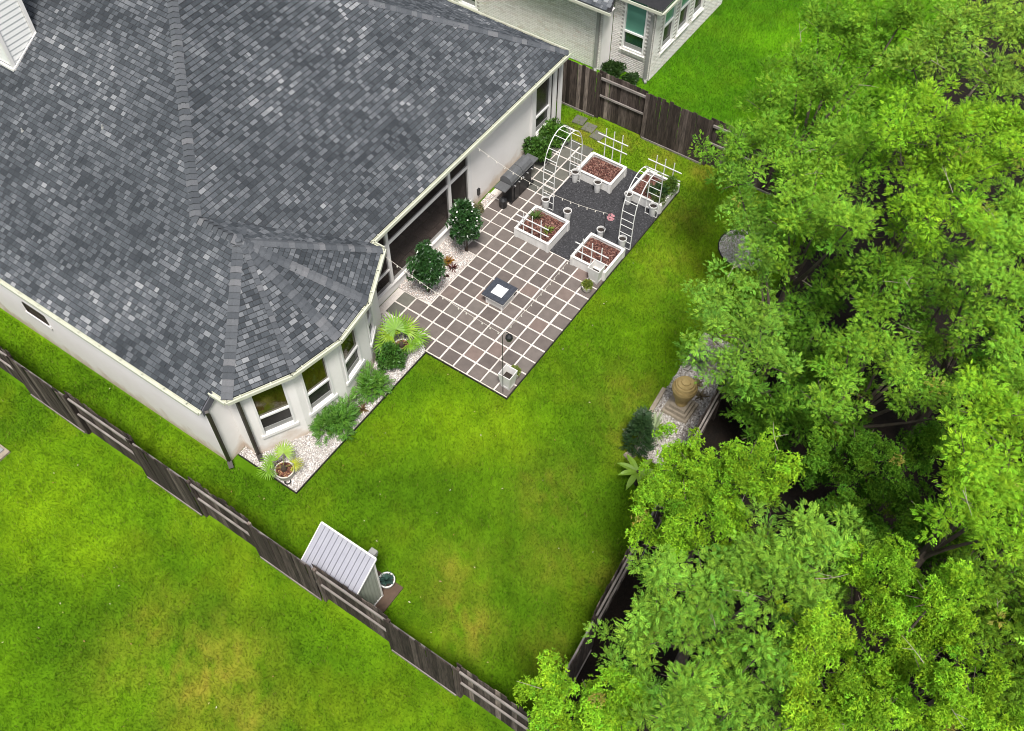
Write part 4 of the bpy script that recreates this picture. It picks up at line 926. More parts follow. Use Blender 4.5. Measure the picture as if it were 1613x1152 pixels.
T = thing('hanging_flowers', (5.88,-2.05,1.05), 'pink hanging flower ball on the hook pole', 'flowers')
m = MB(); 
for k in range(26):
    c = Vector((random.gauss(0,1),random.gauss(0,1),random.gauss(0,1))).normalized()*.09; m.lathe([(.01,-.02),(.035,0),(.012,.02)], 6, (5.88+c.x,-2.05+c.y,1.12+c.z))
m.build('petals', PINK, T)

# ------------------------------------------------------------------ foliage
def leaflet(base, tip, width, droop=.0):
    b, t = np.array(base,float), np.array(tip,float); d = t-b; s = np.cross(d,(0,0,1)); s = s/np.linalg.norm(s)*width/2; mid = b+d*.45
    mid = b+d*.22
    return [mid+s*1.15, t-np.array((0,0,droop)), mid-s*1.15]
def pinnate(pairs=4, ll=.36, lw=.15):
    V = []
    for k in range(pairs):
        x = .22+.7*k/pairs; s = 1-.25*abs(k/pairs-.4)
        for sg in (1,-1): V += leaflet((x,0,0), (x+ll*.55*s, sg*ll*.85*s, -.05), lw, .06)
    V += leaflet((.9,0,0), (.9+ll,0,-.06), lw*1.1, .06)
    return np.array(V)
def whorl(n=6, lw=.22, up=.35):
    V = []
    for k in range(n):
        a = 2*math.pi*k/n+random.uniform(-.3,.3); r = random.uniform(.75,1); V += leaflet((.1,0,0), (.25+up*r*random.uniform(.6,1.3), r*.8*math.cos(a), r*.8*math.sin(a)), lw, .05)
    return np.array(V)
PIN = [pinnate(4,.36,.16), pinnate(3,.44,.20), pinnate(5,.30,.13)]; BROAD = [whorl(6,.30,.4), whorl(5,.36,.3)]
def place(P, D, sc, proto, roll=.6):
    n = len(P); D = D/np.linalg.norm(D,axis=1,keepdims=True); up = np.tile((0,0,1.),(n,1))+RNG.normal(0,.25,(n,3))
    Z = up-(up*D).sum(1,keepdims=True)*D; Z /= np.maximum(np.linalg.norm(Z,axis=1,keepdims=True),1e-6); Y = np.cross(Z,D); r = RNG.normal(0,roll,n)[:,None]
    Y, Z = Y*np.cos(r)+Z*np.sin(r), Z*np.cos(r)-Y*np.sin(r)
    M = np.stack([D,Y,Z],1)*sc[:,None,None]
    return np.einsum('mk,nkj->nmj', proto, M)+P[:,None,:]
def jitter(base, n, v=.20, hue=.055):
    c = np.tile(np.array(base,float),(n,1))*RNG.uniform(1-v,1+v,(n,1)); h = RNG.normal(0,hue,n)
    c[:,0] *= 1+h*1.3; c[:,2] *= 1-h*.8; return np.clip(c,.002,.9)
class Crown:
    """leaves: V/T hold strap leaves made of quads, V3/T3 hold small triangular leaflets"""
    def __init__(s): s.V = []; s.T = []; s.V3 = []; s.T3 = []
    def sprigs(s, P, D, sc, protos, cols, roll=.6):
        k = RNG.integers(0,len(protos),len(P))
        for i, pr in enumerate(protos):
            q = k == i
            if not q.any(): continue
            v = place(P[q],D[q],sc[q],pr,roll); s.V3.append(v.reshape(-1,3)); s.T3.append(np.repeat(cols[q],len(pr),0))
    def build(s, name, mat, parent):
        V = np.vstack(s.V3+s.V)-np.array(ORG[parent]); T = np.vstack(s.T3+s.T); n3 = sum(len(v) for v in s.V3); n4 = len(V)-n3
        me = bpy.data.meshes.new(name); me.vertices.add(len(V)); me.vertices.foreach_set('co', V.astype(np.float32).ravel())
        me.loops.add(len(V)); me.loops.foreach_set('vertex_index', np.arange(len(V),dtype=np.int32))
        st = np.concatenate([np.arange(0,n3,3), n3+np.arange(0,n4,4)]).astype(np.int32); me.polygons.add(len(st)); me.polygons.foreach_set('loop_start', st); me.update(calc_edges=True)
        at = me.attributes.new('tint','FLOAT_COLOR','POINT'); at.data.foreach_set('color', np.c_[T,np.ones(len(T))].astype(np.float32).ravel()); me.materials.append(mat)
        o = link(name, me, parent); ORG[o] = ORG[parent]; return o
def sphere_dirs(n, lo=-.35):
    z = RNG.uniform(lo,1,n); a = RNG.uniform(0,2*np.pi,n); r = np.sqrt(1-z*z); return np.c_[r*np.cos(a), r*np.sin(a), z]
def puff(cr, c, R, col, dens=1.0, size=.25, protos=PIN, flat=.85, lo=-.35, subr=(.09,.24)):
    c = np.array(c); R = max(.28, R-.32); ns = int((9+27*(R/.5)**2)*dens); d = sphere_dirs(ns, lo); sub = c+d*R*RNG.uniform(.15,1.1,(ns,1))*np.array((1,1,flat))
    pc = np.array(col)*RNG.uniform(.85,1.15)
    for k in range(ns):
        rs = RNG.uniform(*subr); m_ = int(10.5*(rs/.25)**2*(.25/size)**1.45)+3; dd = sphere_dirs(m_, -.5)
        P = sub[k]+dd*rs*RNG.uniform(.1,.95,(m_,1)); out = (sub[k]-c)/max(R,.1)
        D = dd*.9+out*.6+RNG.normal(0,.4,(m_,3)); D[:,2] = D[:,2]*.75-.08
        g_ = RNG.uniform(.60,1.32); hh = RNG.normal(0,.05); base = pc*g_*np.array((1+hh*1.4,1,1-hh)); base = np.array((.36,.34,.07))*g_ if RNG.random() < .004 else base; cr.sprigs(P, D, RNG.uniform(.7,1.25,m_)*size, protos, jitter(base,m_,.28), roll=.75)
def limb(mb, a, b, r0, r1, bend=.25, n=5):
    a, b = Vector(a), Vector(b); k = Vector((random.uniform(-1,1),random.uniform(-1,1),random.uniform(-.2,.6)))*bend*(b-a).length*.4
    mb.tube([a.lerp(b,i/n)+k*4*(i/n)*(1-i/n)*.5 for i in range(n+1)], [r0+(r1-r0)*i/n for i in range(n+1)], 6)
def tree(base, puffs, col, label, name='broadleaf_tree', dens=1.0, size=.25, lower=True, protos=PIN, group='trees of the wood along the yard'):
    T = thing(name, (base[0],base[1],0), label, 'tree', group); cr = Crown(); mb = MB()
    zt = min(p[2] for p in puffs)*.55; limb(mb, (base[0],base[1],-.05), (base[0]+.1,base[1],zt), .15, .10, .1)
    for (x,y,z,r) in puffs:
        limb(mb, (base[0]+.1,base[1],zt*random.uniform(.75,1)), (x,y,z-.1), .06, .014); 
        for k in range(4):
            d = sphere_dirs(1,.0)[0]; limb(mb, (x,y,z-.25), (x+d[0]*r*.9,y+d[1]*r*.9,z+d[2]*r*.6), .016, .005, .2, 3)
        puff(cr, (x,y,z), r, col, dens, size, protos)
        for k in range(4):
            d = sphere_dirs(1,-.4)[0]; q = random.uniform(.6,1.0); puff(cr, (x+d[0]*r*q,y+d[1]*r*q,z+d[2]*r*.7), .3, col, .34, size, protos)
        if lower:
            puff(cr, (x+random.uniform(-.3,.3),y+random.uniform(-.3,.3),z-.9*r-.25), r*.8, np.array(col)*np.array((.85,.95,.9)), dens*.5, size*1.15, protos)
    mb.build('trunk', BARK, T); cr.build('crown', LEAF, T)
    tw = MB()
    for k in range(2):
        x, y, z, r = random.choice(puffs); a = random.uniform(0,6.28); p = Vector((x+.5*r*math.cos(a),y+.5*r*math.sin(a),z+.45*r)); q = p+Vector((math.cos(a)*.5,math.sin(a)*.5,random.uniform(.0,.35)))
        limb(tw, p, q, .008, .003, .3, 4); limb(tw, p.lerp(q,.5), p.lerp(q,.5)+Vector((random.uniform(-.2,.2),random.uniform(-.2,.2),.12)), .006, .003, .2, 2)
    tag(tw.build('bare_twig', TWIG, T), kind='stuff'); return T
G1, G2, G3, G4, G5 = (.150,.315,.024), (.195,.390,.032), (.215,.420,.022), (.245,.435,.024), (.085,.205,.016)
TREES = [
 (1,(9.9,-5.8),[(12.35,-5.47,4.82,1.39),(10.6,-4.97,4.62,1.05),(8.12,-5.11,5.05,0.97),(9.89,-6.02,4.7,1.3),(12.4,-6.48,4.57,1.49),(6.32,-5.1,5.06,0.84),(12.57,-6.74,5.81,1.17),(6.29,-6.2,5.64,0.82),(7.44,-7.37,5.59,1.01),(12.8,-4.5,4.8,0.81)],G1,'dark green tree overhanging the far end of the plank fence'),
 (2,(5.2,-7.7),[(6.34,-7.11,5.86,0.73),(5.47,-6.97,5.44,0.96),(6.26,-7.8,5.27,1.06),(4.94,-7.93,5.16,1.03),(4.34,-7.36,5.34,0.77),(3.94,-8.76,6.49,0.73)],G2,'light green tree with rounded crown just above the round gravel bed'),
 (3,(6.7,-9.6),[(7.89,-8.76,7.1,0.82),(6.57,-8.68,7.06,0.94),(7.15,-9.51,7.05,1.04),(9.36,-10.06,5.94,0.96),(6.73,-9.38,6.15,1.05),(6.59,-10.26,6.73,0.95),(4.68,-9.9,6.92,0.89),(4.69,-10.64,7.15,0.73),(7.88,-10.76,6.2,0.91),(9.44,-10.71,6.2,0.87)],G3,'tall bright green tree in the upper middle of the wood'),
 (4,(11.9,-8.8),[(12.04,-8.54,6.64,1.31),(14.59,-9.42,5.31,1.44),(11.27,-8.16,6.18,1.11),(10.77,-9.92,6.29,1.09),(10.64,-7.77,6.01,0.91)],(.215,.375,.040),'light green tree in the top right corner of the wood'),
 (5,(3.4,-8.2),[(4.15,-7.14,3.82,0.97),(2.34,-6.8,4.17,0.76),(2.63,-7.58,3.72,1.01),(0.99,-7.25,4.71,0.57),(1.06,-8.47,4.63,0.79),(0.8,-7.91,4.26,0.72),(5.55,-5.98,3.97,0.76),(5.69,-5.49,4.68,0.66),(6.1,-6.3,3.6,.6),(4.75,-6.75,4.0,.6),(5.6,-6.5,4.0,.55)],(.185,.37,.040),'tree leaning over the lawn just behind the stone urn'),
 (6,(4.0,-12.1),[(5.58,-11.84,6.12,0.93),(3.91,-11.51,6.64,0.72),(3.75,-12.38,6.58,0.87),(3.47,-12.04,6.01,0.73),(3.35,-12.81,5.86,0.8),(8.18,-11.61,5,0.95),(7.01,-11.39,5,0.83),(3.03,-13.27,5,0.82)],G2,'light green tree at the right edge, middle of the wood'),
 (7,(4.6,-10.2),[(4.39,-9.89,5.14,0.85),(4.41,-10.56,4.9,0.78),(3.85,-9.85,4.53,0.7),(5.88,-10.37,4.73,0.81)],G1,'lower dark tree below the tall bright green one'),
 (8,(2.5,-10.6),[(2.45,-9.94,4.68,0.66),(3.33,-10.62,3.75,0.86),(2.16,-10.18,3.75,0.76),(2.38,-11.36,4.45,0.89),(3.9,-11.51,4.04,0.86),(0.83,-10.15,4.34,0.71),(5.15,-11.21,4.4,0.8),(3.62,-12.49,4.4,0.77),(2.17,-12.44,4.4,0.74)],G2,'mid green tree in the centre of the wood with bare twigs'),
 (9,(-0.5,-13.3),[(0.85,-12.89,6.45,0.8),(0.63,-13.54,6.21,0.93),(-1.05,-12.82,7.41,0.66),(-0.35,-13.73,5.95,0.85),(-1.17,-13.15,6.34,0.63),(-0.99,-14.17,5.96,0.77),(-1.22,-12.79,6.74,0.61)],G3,'bright feathery tree at the right edge of the wood, below the middle'),
 (10,(-2.6,-9.1),[(-2.17,-8.1,4.31,0.6),(-2.13,-8.8,4.41,0.73),(-2.0,-9.49,4.92,0.78),(-1.22,-10.07,4.37,0.61),(-3.29,-8.38,4.68,0.57),(-3.48,-9.12,5.12,0.74),(-3.75,-9.02,4.09,0.65),(-2.71,-9.75,4.04,0.73)],G3,'bright green tree overhanging the broad-leaved banana plant'),
 (11,(-4.6,-10.1),[(-3.26,-10.5,4.99,0.75),(-3.43,-11.15,5.8,0.78),(-4.05,-11.13,5.57,0.77),(-3.99,-10.34,5.0,0.67),(-4.61,-9.99,5.14,0.72),(-5.34,-10.03,4.91,0.66),(-5.64,-9.49,5.34,0.52),(-6.15,-9.34,4.71,0.48),(-5.22,-9.2,5.7,0.46),(-3.26,-11.77,4.6,0.57),(-2.21,-11.69,4.6,0.59)],(.20,.39,.040),'fine-leaved green tree crowding the plank fence at the lower wood edge'),
 (12,(-7.6,-9.2),[(-7.6,-8.8,4.44,0.5),(-7.33,-9.42,4.51,0.59),(-8.06,-8.71,4.26,0.53),(-7.22,-9.87,4.52,0.53),(-7.59,-9.39,3.46,0.62)],G3,'round-leaved bright tree over the corner where two fences meet'),
 (13,(-6.1,-11.1),[(-5.53,-10.77,4.89,0.71),(-5.32,-11.31,5.88,0.68),(-6.51,-10.56,5.6,0.56),(-6.17,-11.31,5.07,0.7),(-7.31,-10.61,5.85,0.55),(-5.67,-11.83,5.38,0.64),(-6.74,-9.83,4.6,0.53),(-6.69,-11.07,4.6,0.59)],(.19,.38,.036),'fine-leaved green tree at the bottom edge, right of the fence corner'),
 (14,(-5.4,-12.3),[(-4.95,-11.95,6.32,0.56),(-5.21,-12.17,5.46,0.58),(-5.23,-12.8,5.3,0.65),(-6.05,-12.38,5.71,0.57)],G4,'yellow-green tree at the bottom edge of the wood'),
 (15,(-3.8,-13.4),[(-3.07,-12.2,5.39,0.62),(-2.98,-12.86,5.8,0.67),(-3.41,-13.36,6.78,0.63),(-3.84,-12.78,5.72,0.72),(-3.43,-13.6,5.18,0.74),(-4.31,-13.35,5.24,0.67),(-3.27,-14.01,5.44,0.62),(-4.72,-13.84,6.48,0.62),(-5.37,-13.39,5.77,0.63),(-4.08,-14.66,5.65,0.6),(-4.65,-14.31,4.8,0.62),(-4.13,-15.07,4.8,0.63)],G3,'large yellowish green tree in the lower right of the wood'),
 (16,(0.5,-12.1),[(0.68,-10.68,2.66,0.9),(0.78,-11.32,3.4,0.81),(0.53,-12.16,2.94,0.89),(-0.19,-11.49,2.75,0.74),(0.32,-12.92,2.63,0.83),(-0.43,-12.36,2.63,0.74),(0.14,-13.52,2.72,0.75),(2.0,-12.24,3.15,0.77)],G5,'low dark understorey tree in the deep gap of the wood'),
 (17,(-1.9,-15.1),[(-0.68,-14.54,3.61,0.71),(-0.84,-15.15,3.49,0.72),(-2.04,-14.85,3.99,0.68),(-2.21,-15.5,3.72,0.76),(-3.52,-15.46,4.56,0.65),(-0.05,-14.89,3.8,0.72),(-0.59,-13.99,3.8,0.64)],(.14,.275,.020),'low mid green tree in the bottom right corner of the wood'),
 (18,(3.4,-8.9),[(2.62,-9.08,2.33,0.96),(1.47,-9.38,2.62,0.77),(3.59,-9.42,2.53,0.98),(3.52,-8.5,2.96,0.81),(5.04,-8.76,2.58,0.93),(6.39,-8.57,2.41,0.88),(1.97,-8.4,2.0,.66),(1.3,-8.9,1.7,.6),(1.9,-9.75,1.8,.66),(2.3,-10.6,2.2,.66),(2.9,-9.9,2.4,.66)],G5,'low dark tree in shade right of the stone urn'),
]
for k, base, pf_, col, lab in TREES:
    if k in (10,11,13): pf_ = [(x,y-(.0 if k == 10 else .08),z,r*1.12) for x,y,z,r in pf_]
    if k in (1,2,5): pf_ = [(x,y-.04,z,r*1.08) for x,y,z,r in pf_]
    tree(base, pf_, col, lab, protos=BROAD if k in (10,12,14,15,16) else PIN, size=.078 if k in (10,12,14,15,16) else (.098 if k in (2,5,8,9) else .106), dens=.85)
# the wood goes on beyond the right edge as one mass
cr = Crown(); wl = thing('woodland', (4,-16,0), 'continuous green wood carrying on beyond the right edge', 'wood'); wl['kind'] = 'stuff'; tm = MB()
for k in range(30):
    x = random.uniform(-10,16); y = -15.6-.05*x-random.uniform(0,4.5) if x < 2 else -13.4-.15*(x-2)*-.2-random.uniform(0,5); z = random.uniform(3.6,6)
    limb(tm, (x,y,0), (x,y,z), .12, .05, .1); cc_ = random.choice((G1,G2,G3,G1))
    puff(cr, (x,y,z), 1.45, cc_, .34, .24, PIN, subr=(.3,.5))
tag(tm.build('trunk', BARK, wl), kind='stuff'); tag(cr.build('crown', LEAF, wl), kind='stuff')
# --- small ornamental trees and shrubs
def shrub(name, loc, h, r, col, label, cat='shrub', dens=1.0, size=.13, protos=BROAD, stem=True, mat=LEAF_S, trunk=0.0, group=None, flat=1.0):
    T = thing(name, (loc[0],loc[1],.02), label, cat, group); cr = Crown(); x, y = loc; mb = MB()
    zc = trunk+(h-trunk)/2
    n = int(60*dens*(r/.4)**2*max(1,(h-trunk)/(2*r)))
    d = sphere_dirs(n,-.8); la = .4 if mat is LEAF_D else 1.0; lob = 1+la*.28*np.sin(3*np.arctan2(d[:,1],d[:,0])+random.uniform(0,6))+la*.18*np.sin(5*np.arctan2(d[:,1],d[:,0])+random.uniform(0,6)+3*d[:,2]); sub = np.array((x,y,zc))+d*(lob*RNG.uniform(.35,1.05,n))[:,None]*np.array((r,r,(h-trunk)/2))
    d = d+np.array((0,0,.25))
    for k in range(n):
        m_ = int(9*(.13/size)**.7); dd = sphere_dirs(m_,-.5); P = sub[k]+dd*.07; D = dd+d[k]*.8+RNG.normal(0,.3,(m_,3)); cr.sprigs(P,D,RNG.uniform(.7,1.25,m_)*size,protos,jitter(np.array(col)*RNG.uniform(.75,1.25),m_))
    for k in range(5):
        a = k*1.257; mb.tube([(x+.03*math.cos(a),y+.03*math.sin(a),0),(x+.05*math.cos(a+.4),y+.05*math.sin(a+.4),max(trunk,.12)),(x+r*.5*math.cos(a),y+r*.5*math.sin(a),zc+.1)], [.014,.011,.005], 5)
    mb.build('stem', DARKBARK, T); cr.build('foliage', mat, T); return T
DK = (.030,.095,.020)
o1 = shrub('ornamental_tree', (1.28,1.24), 1.75, .44, DK, 'round dark glossy small tree by the porch screens, nearer the palm', 'small tree', 1.5, .13, trunk=.5, mat=LEAF_D, group='small glossy trees in front of the porch')
o2 = shrub('ornamental_tree', (3.18,1.26), 1.95, .40, DK, 'taller dark glossy small tree with white blooms by the porch', 'small tree', 1.5, .13, trunk=.45, mat=LEAF_D, group='small glossy trees in front of the porch')
m = MB()
for k in range(26):
    a, z = random.uniform(0,6.28), random.uniform(.7,1.9); rr = .40*math.sqrt(max(.1,1-((z-1.2)/.8)**2)); m.lathe([(.005,-.012),(.026,0),(.008,.014)], 6, (3.18+rr*math.cos(a)*1.02,1.26+rr*math.sin(a)*1.02,z))
m.build('blossom', POTW, o2)
shrub('bushy_shrub', (-1.34,.52), .80, .34, (.065,.175,.022), 'dense dark green shrub between the palm pot and bay', dens=1.6, size=.13, group='shrubs under the bay windows')
shrub('bushy_shrub', (-2.36,.34), .66, .38, (.115,.28,.028), 'light green feathery shrub in the middle of the bay bed', dens=1.5, size=.15, protos=PIN, group='shrubs under the bay windows')
shrub('bushy_shrub', (-3.62,.38), .66, .42, (.105,.26,.028), 'leafy green shrub under the bay, nearer the near palm', dens=1.5, size=.16, protos=PIN, group='shrubs under the bay windows')
shrub('bushy_shrub', (-3.98,.52), .55, .32, (.10,.25,.028), 'smaller green shrub tight against the bay wall', dens=1.4, size=.15, protos=PIN, group='shrubs under the bay windows')
shrub('bushy_shrub', (7.75,1.72), .85, .42, (.060,.15,.018), 'green shrub against the wall just past the grill', dens=1.4, size=.16, group='shrubs along the back wall')
shrub('bushy_shrub', (8.75,1.78), .65, .38, (.085,.20,.020), 'lighter shrub below the tall window at the wall end', dens=1.4, size=.15, group='shrubs along the back wall')
shrub('bushy_shrub', (8.3,-2.42), .62, .26, (.035,.085,.020), 'dark rosemary shrub growing in the herb bed', dens=2.0, size=.12, protos=PIN, trunk=.28)
shrub('herb_plant', (7.98,-2.58), .52, .14, (.12,.16,.045), 'pale herb clump at the corner of the herb bed', 'plant', dens=1.6, size=.10, trunk=.28)
shrub('herb_plant', (8.6,-2.62), .72, .20, (.10,.19,.020), 'light green herb at the trellis side of the herb bed', 'plant', dens=1.6, size=.11, trunk=.28)
shrub('neighbour_shrub', (12.95,2.0), .26, .32, (.03,.075,.012), 'low dark shrub under the teal window of the brick house', dens=1.2, size=.14)
shrub('neighbour_shrub', (12.75,1.3), .2, .28, (.028,.07,.012), 'low dark shrub at the brick house downpipe foot', dens=1.2, size=.14)
shrub('wall_plant', (4.75,1.98), .34, .16, (.20,.20,.10), 'small pale dried plant at the wall behind the blooming tree', 'plant', dens=1.2, size=.10)
# grasses, spiky plants
def blades(cr, c, n, L, w, col, spread=.9, up=.35, bend=.3, seg=3):
    """arching strap leaves made of a few quads each"""
    c = np.array(c,float)
    for k in range(n):
        a = random.uniform(0,6.283); el = random.uniform(up,1.25) if spread > .5 else random.uniform(.9,1.45); l = L*random.uniform(.7,1.1)
        d = np.array((math.cos(a)*math.cos(el), math.sin(a)*math.cos(el), math.sin(el))); sd = np.array((-math.sin(a),math.cos(a),0)); pts = []
        for i in range(seg+1):
            t = i/seg; p = c+d*l*t-np.array((0,0,bend*l*t*t)); ww = w*(1-t)**.6*(.6+.8*min(1,t*3)); pts.append((p-sd*ww/2, p+sd*ww/2))
        V = []
        for i in range(seg): V += [pts[i][0],pts[i][1],pts[i+1][1],pts[i+1][0]]
        cr.V.append(np.array(V)); cr.T.append(np.tile(np.clip(np.array(col)*random.uniform(.7,1.35),0,.9),(4*seg,1)))
def spiky(name, loc, n, L, w, col, label, cat='plant', bend=.3, up=.35, z=.03, group=None):
    T = thing(name, (loc[0],loc[1],z-.01), label, cat, group); cr = Crown(); blades(cr,(loc[0],loc[1],z),n,L,w,col,bend=bend,up=up); cr.build('leaves', LEAF_S, T)
    mb = MB(); mb.lathe([(.03,0),(.025,.05),(.008,.07)], 7, (loc[0],loc[1],z-.02)); mb.build('crown_base', DARKBARK, T); return T
MAR = (.085,.018,.016)
spiky('cordyline', (2.40,1.20), 46, .26, .022, MAR, 'dark red spiky plant in gravel between the two small trees', group='red spiky plants')
spiky('cordyline', (2.02,1.16), 26, .15, .02, (.05,.015,.015), 'tiny dark red plant beside the nearer small tree', group='red spiky plants')
spiky('cordyline', (-5.52,.82), 46, .26, .02, MAR, 'dark red spiky plant next to the near potted palm', group='red spiky plants')
spiky('cordyline', (-2.95,.20), 46, .26, .022, (.16,.10,.04), 'brownish spiky plant between the bay shrubs', group='red spiky plants')
spiky('croton', (2.55,1.46), 50, .24, .04, (.26,.13,.02), 'orange-brown leafy plant in gravel by the porch sill')
spiky('croton', (2.38,1.48), 24, .2, .035, (.17,.17,.03), 'olive leafy plant touching the orange-brown one')
spiky('yucca', (.84,-6.50), 90, .62, .034, (.30,.37,.20), 'pale green yucca in front of the stone urn', up=.2, bend=.12)
spiky('yucca', (3.45,-6.38), 80, .6, .034, (.20,.22,.17), 'grey spiky yucca behind the urn under the tree', up=.2, bend=.12)
spiky('bromeliad', (2.75,-6.70), 26, .34, .05, (.16,.12,.05), 'brown strap-leaved plant beside the urn', bend=.5)
spiky('bromeliad', (2.5,-7.02), 20, .3, .05, (.13,.10,.05), 'small brown plant in pebbles near the fence', bend=.5)
spiky('lawn_weed', (-5.72,-8.05), 30, .35, .01, (.28,.25,.09), 'pale dry grass clump at the woodland fence foot', bend=.35)
spiky('tall_plant', (5.3,.18), 60, .42, .025, (.085,.15,.03), 'taller grassy plant in the two-plant bed', up=.7, z=.28)
spiky('tall_plant', (5.06,-.42), 46, .28, .035, (.16,.21,.035), 'shorter yellow-green plant in the two-plant bed', up=.5, z=.28)
# conifer by the urn
T = thing('conifer', (.22,-6.38,0), 'dark narrow conifer at the lawn edge left of the urn', 'conifer'); cr = Crown()
n = 620; z = RNG.uniform(.05,1.5,n); a = RNG.uniform(0,6.28,n); r = .36*(1-z/1.62)*RNG.uniform(.55,1.0,n); P = np.c_[.22+r*np.cos(a), -6.38+r*np.sin(a), z]; D = np.c_[np.cos(a),np.sin(a),np.full(n,.55)]
cr.sprigs(P,D,RNG.uniform(.12,.2,n),PIN,jitter((.028,.070,.018),n)); cr.build('foliage', LEAF_S, T); m = MB(); m.tube([(.22,-6.38,0),(.22,-6.38,1.3)],[.03,.008],6); m.build('trunk', BARK, T)
# banana-like broad leaves
T = thing('banana_plant', (-.78,-6.92,0), 'broad-leaved banana plant at the lawn edge under the trees', 'plant'); m = MB(); m.tube([(-.78,-6.92,0),(-.8,-6.9,.7)],[.05,.03],7); m.build('stem', DARKBARK, T)
for k in range(8):
    a = 1.0+k*.72; el = .35+.12*(k%3); L = .62; cr = Crown(); c = np.array((-.8,-6.9,.62)); d = np.array((math.cos(a)*math.cos(el),math.sin(a)*math.cos(el),math.sin(el))); sd = np.array((-math.sin(a),math.cos(a),0)); V = []; prev = None
    for i in range(7):
        t = i/6; p = c+d*L*t-np.array((0,0,.42*L*t*t)); ww = .075*math.sin(math.pi*min(1,.08+t*.95))**.7+.004; cur = (p-sd*ww-np.array((0,0,-.02)), p, p+sd*ww-np.array((0,0,-.02)))
        if prev: V += [prev[0],prev[1],cur[1],cur[0],prev[1],prev[2],cur[2],cur[1]]
        prev = cur
    cr.V.append(np.array(V)); cr.T.append(np.tile(np.array((.22,.38,.035))*random.uniform(.8,1.25),(len(V),1))); cr.build('leaf', LEAF_S, T)
# potted fan palms
def fan_palm(x, y, label, fans, r=.20, seedz=0):
    T = thing('potted_palm', (x,y,.02), label, 'palm', 'potted fan palms on the white gravel'); m = MB()
    m.lathe([(r*.78,0),(r*.95,.10),(r*1.05,.24),(r*1.12,.27),(r*1.12,.30),(r*.98,.30),(r*.95,.25)], 24, (x,y,.02), cap1=False); m.build('pot', POTC, T, smooth=True)
    m = MB(); g_ = [(0,.285)]; m.lathe([(r*.97,.27),(r*.7,.285),(r*.35,.30),(.02,.31)], 20, (x,y,.02), cap0=False); so = m.build('mulch', MULCH, T)
    n = 160; a = RNG.uniform(0,6.28,n); rr = r*.92*np.sqrt(RNG.random(n)); P = np.c_[x+rr*np.cos(a), y+rr*np.sin(a)]; th = RNG.uniform(0,3.14,n); V = np.zeros((n,4,3)); L = RNG.uniform(.015,.04,n)
    for k,(u,v) in enumerate(((-1,-1),(1,-1),(1,1),(-1,1))): V[:,k,0]=P[:,0]+u*np.cos(th)*L-v*np.sin(th)*L*.35; V[:,k,1]=P[:,1]+u*np.sin(th)*L+v*np.cos(th)*L*.35; V[:,k,2]=.315+RNG.uniform(.0,.03,n)
    V -= np.array(ORG[T]); col = np.array([(.30,.13,.08),(.15,.06,.04),(.4,.24,.12),(.07,.03,.02)])[RNG.integers(0,4,n)]; o = link('mulch_bits', npmesh('mulch_bits',V.reshape(-1,3),np.arange(4*n).reshape(n,4),MULCHBITS,np.repeat(col,4,0)), so); tag(o, kind='stuff')
    m = MB(); m.lathe([(.085,.28),(.075,.40),(.04,.46)], 9, (x,y,.02)); m.build('trunk', DARKBARK, T)
    for az, el, pl, R, col in fans:
        cr = Crown(); c0 = np.array((x,y,.42)); d = np.array((math.cos(az)*math.cos(el),math.sin(az)*math.cos(el),math.sin(el))); hub = c0+d*pl; sd = np.array((-math.sin(az),math.cos(az),0)); fw = d*.8+np.array((math.cos(az),math.sin(az),-.1))*.5; fw /= np.linalg.norm(fw); nrm = np.cross(fw,sd)
        nf = 26
        for k in range(nf):
            t = -2.35+4.7*k/(nf-1); dirv = fw*math.cos(t)+sd*math.sin(t); pe = np.cross(nrm,dirv); RR = R*(1-.22*abs(t)/2.35)*random.uniform(.9,1.06); w0 = R*.046; pl_ = .02*(1 if k%2 else -1)
            p1 = hub+dirv*RR*.50+nrm*pl_; p2 = hub+dirv*RR+np.array((0,0,-.12*R)); V = [hub, p1-pe*w0, p1+pe*w0, hub+dirv*.001, p1-pe*w0, p1-pe*w0*.1+dirv*RR*.2, p2, p1+pe*w0]
            cr.V.append(np.array([hub-pe*.004,p1-pe*w0,p1+pe*w0,hub+pe*.004, p1-pe*w0,p2-pe*.004,p2+pe*.004,p1+pe*w0])); cr.T.append(np.tile(np.clip(np.array(col)*random.uniform(.8,1.2),0,.9),(8,1)))
        mm = MB(); mm.tube([tuple(c0-d*.05),tuple(c0+d*pl*.5+np.array((0,0,.02))),tuple(hub)],[.010,.008,.006],5); po = mm.build('leaf_stalk', STALK, T)
        cr.build('fan_leaf', LEAF_S, po)
    return T
YG, LG, DG = (.26,.42,.020), (.18,.36,.020), (.40,.44,.03)
fan_palm(-5.60,.52,'potted fan palm at the near tip of the white gravel bed',[(1.9,.55,.34,.30,LG),(.55,.75,.38,.36,YG),(2.7,.5,.40,.34,LG),(-.75,.25,.30,.26,DG)],r=.225)
fan_palm(-.86,.50,'potted fan palm where the gravel bed meets the patio',[(1.15,.95,.45,.58,LG),(.35,.55,.40,.50,YG),(2.35,.40,.45,.50,LG),(-.55,.22,.42,.48,LG),(1.9,.85,.42,.46,YG),(-1.3,.3,.25,.34,LG)],r=.215)
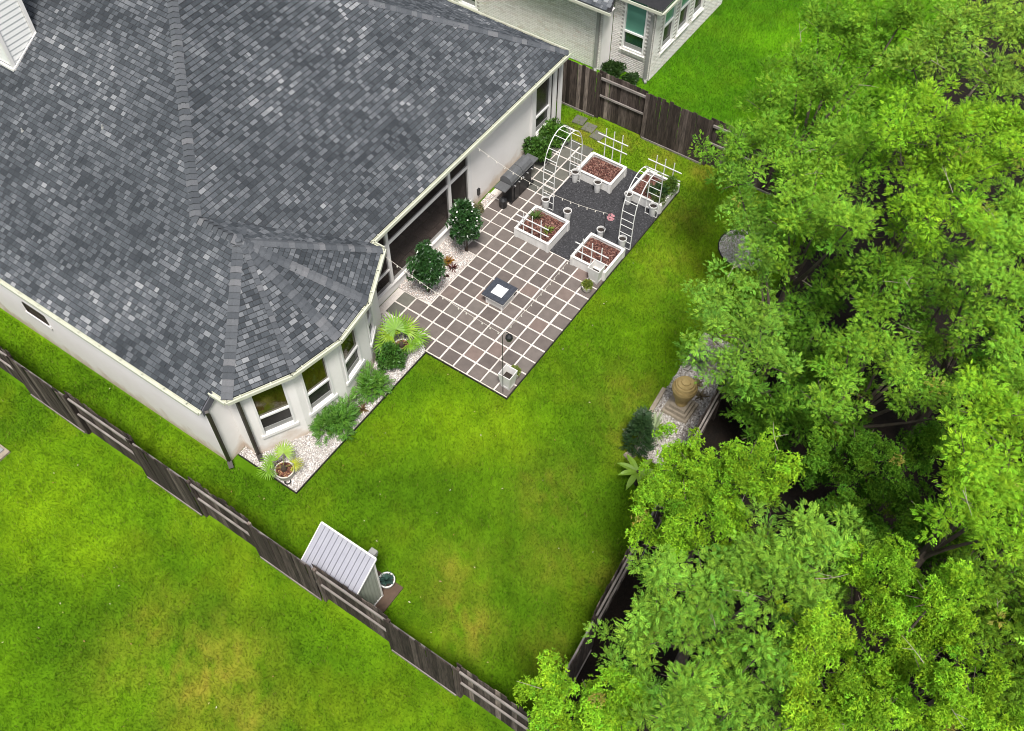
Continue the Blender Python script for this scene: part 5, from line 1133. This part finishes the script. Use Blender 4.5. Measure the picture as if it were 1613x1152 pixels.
# succulent bowl by the shed
T = thing('succulent_bowl', (-6.44,-3.44,.04), 'white bowl with a blue-green succulent on the shed base', 'planter'); m = MB(); m.lathe([(.10,0),(.16,.06),(.185,.20),(.20,.21),(.20,.245),(.17,.245),(.165,.2)], 22, (-6.44,-3.44,.036), cap1=False); m.build('bowl', POTW, T, smooth=True)
m = MB(); m.lathe([(.168,.20),(.05,.22)], 18, (-6.44,-3.44,.036), cap0=False); m.build('soil', SOIL, T)
cr = Crown(); blades(cr,(-6.44,-3.44,.24),60,.24,.05,(.055,.115,.095),up=.3,bend=.05); blades(cr,(-6.44,-3.44,.25),24,.2,.045,(.07,.14,.115),up=.9,bend=.0); cr.build('rosette', LEAF_S, T)
# small pots with flowers next to the square planters
def flower_pot(x, y, label):
    T = thing('flower_pot', (x,y,.036), label, 'pot', 'round cream pots by the square planters'); m = MB(); m.lathe([(.09,0),(.125,.05),(.14,.18),(.155,.19),(.155,.22),(.13,.22),(.125,.18)], 20, (x,y,.036), cap1=False); m.build('body', POTC, T, smooth=True)
    m = MB(); m.lathe([(.13,.18),(.05,.19)], 16, (x,y,.036), cap0=False); m.build('soil', SOIL, T); cr = Crown(); blades(cr,(x,y,.22),70,.26,.04,(.15,.20,.025),up=.4,bend=.35)
    d = sphere_dirs(60,.1); cr.sprigs(np.array((x,y,.27))+d*.12, d+RNG.normal(0,.3,(60,3)), RNG.uniform(.06,.11,60), BROAD, jitter((.17,.22,.03),60)); cr.build('foliage', LEAF_S, T)
flower_pot(.22,-2.52,'round cream pot of leaves behind the patio-tip planter')
flower_pot(3.92,-2.52,'round cream pot of yellow-green leaves by the bed-side planter')

# fallen leaves and petals scattered over the turf
n = 150; P = np.c_[RNG.uniform(-13,10.3,n), RNG.uniform(-7.4,6.5,n)]; k_ = np.ones(n, bool)
for e in EXCL: k_ &= ~inpoly(P[:,0], P[:,1], e)
P = P[k_]; n = len(P); th = RNG.uniform(0,6.28,n); L = RNG.uniform(.014,.035,n); V = np.zeros((n,4,3))
for q, (u, v) in enumerate(((-1,0),(0,-.5),(1,0),(0,.5))):
    V[:,q,0] = P[:,0]+(u*np.cos(th)-v*np.sin(th))*L; V[:,q,1] = P[:,1]+(u*np.sin(th)+v*np.cos(th))*L; V[:,q,2] = .07+RNG.uniform(-.01,.01,n)
cc = np.array([(.55,.52,.35),(.42,.40,.12),(.30,.18,.06),(.6,.58,.5)])[RNG.integers(0,4,n)]
tag(link('fallen_leaves', npmesh('fallen_leaves', V.reshape(-1,3), np.arange(4*n).reshape(n,4), LEAF_S, np.repeat(cc,4,0))), 'pale fallen leaves scattered over the lawns', 'leaves', kind='stuff')
